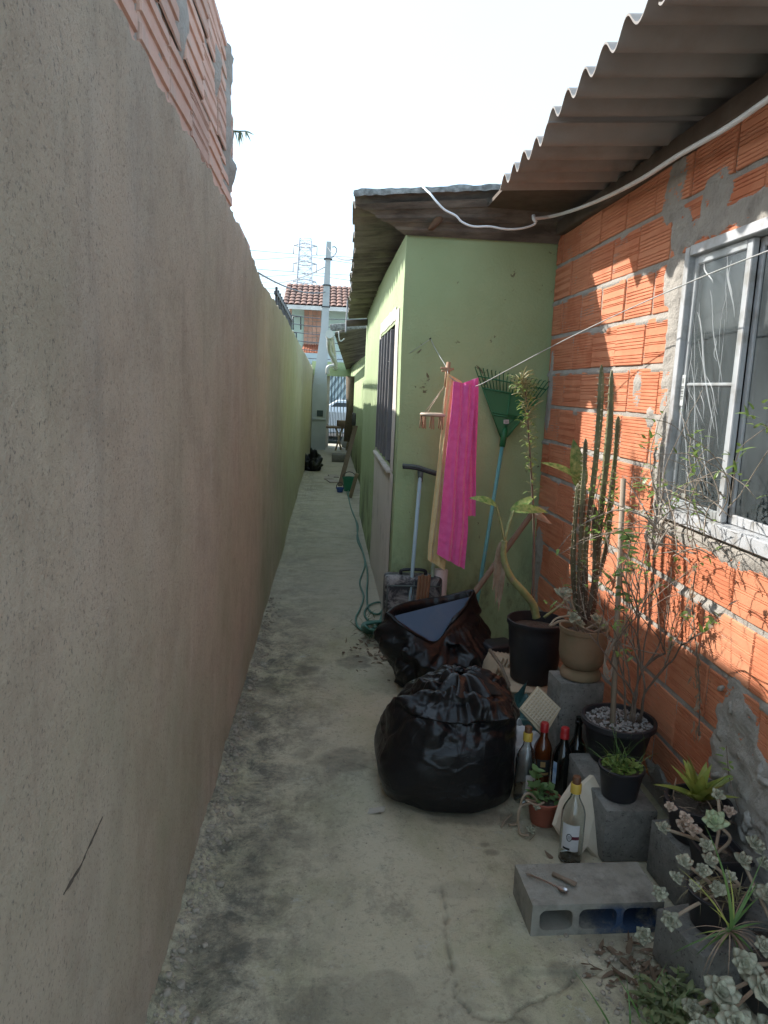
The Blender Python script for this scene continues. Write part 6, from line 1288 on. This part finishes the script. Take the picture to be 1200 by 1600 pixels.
# ---- small black pot with grass
c = Vector((1.058, 2.365, .19)); P1 = thing('potted_grass', 'small black pot of thin grass and clover on the low block', 'potted plant', c); pot(c, .060, .076, .115, 'pot', 'blackpl', P1, .012, .003, fz=.012)
mb = MB(); r3 = random.Random(3)
for k in range(46):
    a = r3.uniform(0, 6.28); q = .05*r3.random(); d = Vector((r3.gauss(0, .5), r3.gauss(0, .5), 1)); mb.leaf(c+Vector((q*math.cos(a), q*math.sin(a), .10)), d, (r3.uniform(-1, 1), r3.uniform(-1, 1), .2), r3.uniform(.08, .20), .0035, r3.uniform(.4, 1.8), .2, 8, 2.5, .4)
mb.build('grass_blades', L_['grass'], P1, kind='stuff'); mb = MB()
for k in range(130):
    a = r3.uniform(0, 6.28); q = .068*math.sqrt(r3.random()); mb.leaf(c+Vector((q*math.cos(a), q*math.sin(a), .105+r3.random()*.022)), (r3.uniform(-1, 1), r3.uniform(-1, 1), .25), (0, 0, 1), .018, .015, .4, .15, 4)
mb.build('clover', L_['bright'], P1, kind='stuff')
# ---- bromeliad
c = Vector((1.215, 2.13, .187)); P2 = thing('potted_bromeliad', 'yellow green bromeliad in a wide black pot against the patched brick wall', 'bromeliad', c); pot(c, .074, .096, .125, 'pot', 'blackpl', P2, .022, .007, fz=.025)
r3 = random.Random(14)
for k in range(15):
    f = k/14; a = k*2.4+.6; el = lerp(.5, 1.4, f); d = Vector((math.cos(a)*math.cos(el), math.sin(a)*math.cos(el), math.sin(el))); mb = MB(); mb.leaf(c+Vector((0.0, 0, .115))+d*.012, d, Vector((-d.x, -d.y, 1)), r3.uniform(.12, .16)*lerp(1, .95, f), .044, r3.uniform(.1, .5), .55, 9, 1.9, .3); mb.build('leaf', L_['yel'], P2)
mb = MB()
for k in range(30): a = r3.uniform(0, 6.28); mb.leaf(c+Vector((.08*math.cos(a), .08*math.sin(a), .105)), (r3.uniform(-1, 1), r3.uniform(-1, 1), r3.uniform(-.2, .9)), (0, 0, 1), r3.uniform(.04, .08), .005, 1., .1, 5)
mb.build('dry_roots', L_['dead'], P2, kind='stuff')
# ---- small red pot with trailing succulent
c = Vector((.845, 2.52, gz(.845, 2.52))); P3 = thing('potted_succulent', 'small red pot with trailing stems on the path beside the tied bag', 'potted plant', c); pot(c, .046, .064, .098, 'pot', 'redterra', P3, .012, .003, fz=.016)
mb = MB()
for k in range(46): a = r3.uniform(0, 6.28); q = .058*math.sqrt(r3.random()); mb.leaf(c+Vector((q*math.cos(a), q*math.sin(a), .085+r3.random()*.03)), (r3.uniform(-1, 1), r3.uniform(-1, .5), .5), (0, 0, 1), .026, .021, .5, .15, 5)
for (x, y) in ((838, 1205), (845, 1232), (836, 1215), (862, 1235), (835, 1228)):
    p = AY(x, y, 2.55)
    for q in range(4): mb.leaf(p, (r3.uniform(-1, 1), r3.uniform(-1, .5), .4), (0, -.2, 1), .034, .026, .4, .15, 5)
    mb.tube([p, c+Vector((0, 0, .09))], .0014, 4)
mb.build('foliage', leafmat('soft_green_leaf', (.12, .22, .07), (.18, .28, .11)), P3, kind='stuff')
zt0 = c+Vector((-.03, -.02, .09))
trail(P3, [zt0, AY(828, 1240, 2.46), AY(816, 1248, 2.44), GR(808, 1285, .012), GR(795, 1288, .010)], .0042); trail(P3, [zt0, AY(812, 1262, 2.44), GR(812, 1300, .010), GR(826, 1306, .012)], .0042); trail(P3, [zt0, AY(822, 1250, 2.42), AY(838, 1258, 2.42), AY(850, 1254, 2.45)], .004); trail(P3, [GR(800, 1272, .01), GR(788, 1283, .01), GR(783, 1292, .01)], .0035)
rosette(P3, GR(829, 1297, .018), (.2, -.5, .8), .024, 13, 'succ', 41); rosette(P3, AY(838, 1262, 2.46), (-.2, -.4, .8), .018, 11, 'succ', 42)
# ---- square black pot, front pot, right pot with ghost-plant rosettes
mb = MB(); c = Vector((1.175, 1.915, .172)); P4 = thing('potted_succulent', 'square black pot of green and pink rosette succulents beside the right edge', 'succulent', c)
def sqpot(c, a, b, h):
    o_ = [(a/2, 0), (b/2, h-.012), (b/2+.004, h-.012), (b/2+.004, h), (b/2-.004, h), (b/2-.006, h-.02)]; m = MB(); vs = [(c.x+sx*w_, c.y+sy*w_, c.z+z+.001) for w_, z in o_ for sx, sy in ((-1, -1), (1, -1), (1, 1), (-1, 1))]
    m.add(vs, [(i*4+k, i*4+(k+1) % 4, (i+1)*4+(k+1) % 4, (i+1)*4+k) for i in range(len(o_)-1) for k in range(4)]+[(3, 2, 1, 0)]); m.add([(c.x+sx*(b/2-.006), c.y+sy*(b/2-.006), c.z+h-.018) for sx, sy in ((-1, -1), (1, -1), (1, 1), (-1, 1))], [(0, 1, 2, 3)]); return m
sqpot(c, .09, .125, .11).build('pot', M['blackpl'], P4, smooth=False)
mb = MB(); mb.lathe(c+Vector((0, 0, .096)), [(.001, .008), (.05, .0)], 18, None, .2, 5); mb.build('soil', M['soil'], P4)
def ros(parent, lst, root, m0='succ'):
    for k, (x, y, rp, yy, *mm) in enumerate(lst):
        p = AY(x, y, yy)
        if p.x > XR-.06: p = AX(x, y, XR-.06)
        R = rp*yy/1130*1.12*random.uniform(.8, 1.15); rosette(parent, p, (random.uniform(-.55, .15), random.uniform(-.9, -.4), .75), R, 18 if rp > 16 else 15, mm[0] if mm else m0, k+int(x)); mid = p.lerp(root, .5)+Vector((random.uniform(-.03, .03), -.02, .01)); _ = k % 2 == 0 and trail(parent, [p, mid, root+Vector((random.uniform(-.03, .03), random.uniform(-.02, .02), 0))], .0048)
rt = c+Vector((0, 0, .10))
ros(P4, [(1116, 1285, 24, 1.90, 'succg'), (1047, 1261, 12, 1.96, 'succp'), (1071, 1279, 14, 1.92, 'succp'), (1082, 1297, 14, 1.90, 'succp'), (1035, 1294, 17, 1.95), (1104, 1322, 15, 1.84), (1122, 1243, 16, 2.0), (1140, 1268, 14, 1.98, 'succp'), (1066, 1290, 12, 1.93, 'succp')], rt)
c = Vector((1.10, 1.775, .152)); P5 = thing('potted_succulent', 'round black pot of pale rosettes and arching grass on the nearest block', 'succulent', c); pot(c, .064, .080, .105, 'pot', 'blackpl', P5, .010, .003, fz=.01); rt = c+Vector((0, 0, .10))
ros(P5, [(1068, 1348, 20, 1.78), (1098, 1360, 17, 1.74), (1122, 1390, 19, 1.70), (1085, 1385, 15, 1.72), (1047, 1438, 18, 1.72), (1030, 1396, 14, 1.78), (1108, 1345, 14, 1.78), (1005, 1462, 17, 1.80), (1140, 1370, 14, 1.74), (1056, 1372, 12, 1.76)], rt)
mb = MB()
for k in range(60): a = r3.uniform(0, 6.28); mb.leaf(c+Vector((.05*math.cos(a), .05*math.sin(a), .10)), (r3.gauss(0, .6), r3.gauss(-.2, .6), r3.uniform(.2, 1)), (0, 0, 1), r3.uniform(.05, .12), .004, 1.2, .1, 6, 2, .4)
mb.build('dry_grass', leafmat('straw', (.33, .28, .15), (.24, .22, .11), 20, .8), P5, kind='stuff')
c = Vector((1.235, 1.66, .0)); P6 = thing('potted_succulent', 'low black pot of large grey rosettes in the bottom right corner', 'succulent', c); pot(c, .09, .115, .15, 'pot', 'blackpl', P6, .014, .004, fz=.012); rt = c+Vector((0, 0, .145))
ros(P6, [(1164, 1507, 32, 1.50), (1125, 1552, 36, 1.47), (1193, 1550, 32, 1.44), (1150, 1600, 34, 1.40), (1195, 1480, 22, 1.55), (1179, 1321, 22, 1.85), (1160, 1345, 16, 1.80), (1192, 1350, 18, 1.80), (1200, 1400, 20, 1.70), (1182, 1395, 14, 1.72), (1100, 1610, 30, 1.42), (1210, 1620, 34, 1.38), (1080, 1575, 20, 1.5)], rt)
# arching grass blades
GB = thing('grass_clump', 'arching yellow green grass blades between the front succulent pots', 'grass', Vector((1.12, 1.66, .15))); mb = MB(); r0 = AY(1140, 1455, 1.62)
for (x, y, wd) in ((1200, 1390, .010), (1146, 1335, .011), (1100, 1500, .009), (1065, 1505, .008), (1200, 1412, .009), (1130, 1490, .008), (1175, 1500, .008), (1190, 1450, .008), (1110, 1420, .006), (1155, 1500, .007), (1128, 1480, .006), (1092, 1470, .005), (1210, 1360, .007), (1075, 1365, .005), (1148, 1365, .006)):
    e = AY(x, y, 1.58+random.uniform(-.05, .1)); d = e-r0; mb = MB(); mb.leaf(r0+Vector((random.uniform(-.01, .01), 0, 0)), d+Vector((0, 0, d.length*.45)), (0, -.5, 1), d.length*1.15, wd, .9, .3, 10, 2.2, .35); mb.build('blade', L_['grass'] if wd > .0065 else L_['yel'], GB)
mb = MB()
for k in range(30): mb.leaf(r0, (r3.gauss(0, .7), r3.gauss(-.4, .4), r3.uniform(-.6, .8)), (0, 0, 1), r3.uniform(.08, .2), .004, 1.3, .1, 7, 2, .4)
mb.build('dry_blades', L_['dead'], GB, kind='stuff')
# weeds on the broken slab
WD = thing('weed_patch', 'low leafy weeds growing from the broken concrete in the bottom right corner', 'weeds', GR(1050, 1585)); mb = MB(); mb2 = MB(); r3 = random.Random(22)
for k in range(44):
    p = GR(r3.gauss(1045, 26), r3.uniform(1560, 1650)); p.z = gz(p.x, p.y); h = r3.uniform(.03, .11); d = Vector((r3.gauss(0, .35), r3.gauss(0, .35), 1)).normalized(); pts = [p, p+d*h*.5, p+d*h]; mb2.tube(pts, .0016, 4)
    for q in range(9): mb.leaf(pts[0].lerp(pts[2], .3+.7*q/9), (r3.uniform(-1, 1), r3.uniform(-1, 1), .35), (0, 0, 1), r3.uniform(.022, .042), r3.uniform(.010, .018), .5, .2, 5)
mb.build('foliage', L_['dull'], WD, kind='stuff'); mb2.build('stems', L_['mid'], WD, kind='stuff')
for (x, y, tx, ty) in ((952, 1600, 905, 1510), (985, 1610, 985, 1530), (1000, 1590, 970, 1520), (1010, 1560, 1045, 1500)):
    p = GR(x, y); e = AY(tx, ty, p.y+.03); mb = MB(); d = e-p; mb.leaf(p, d, (0, -.5, 1), d.length, .006, .4, .2, 8, 2.3, .4); mb.build('blade', L_['grass'], WD)
# thin plant growing at the patched wall, withered red leaf
mb = MB(); mb2 = MB(); p = AX(1155, 1270, XR-.03); e = AX(1135, 1165, XR-.05); mb2.tube(cat_([p, p.lerp(e, .5)+Vector((-.01, 0, 0)), e], 6), .0016, 4); W5 = thing('seedling', 'thin seedling with few leaves growing against the patched wall', 'plant', p)
for k in range(10): mb.leaf(p.lerp(e, .5+.05*k)+Vector((-.01, r3.gauss(0, .02), 0)), (r3.uniform(-1, .2), r3.uniform(-1, 1), .2), (0, 0, 1), .026, .013, .4, .2, 4)
mb.build('foliage', L_['bright'], W5, kind='stuff'); mb2.build('stem', M['twigm'], W5)
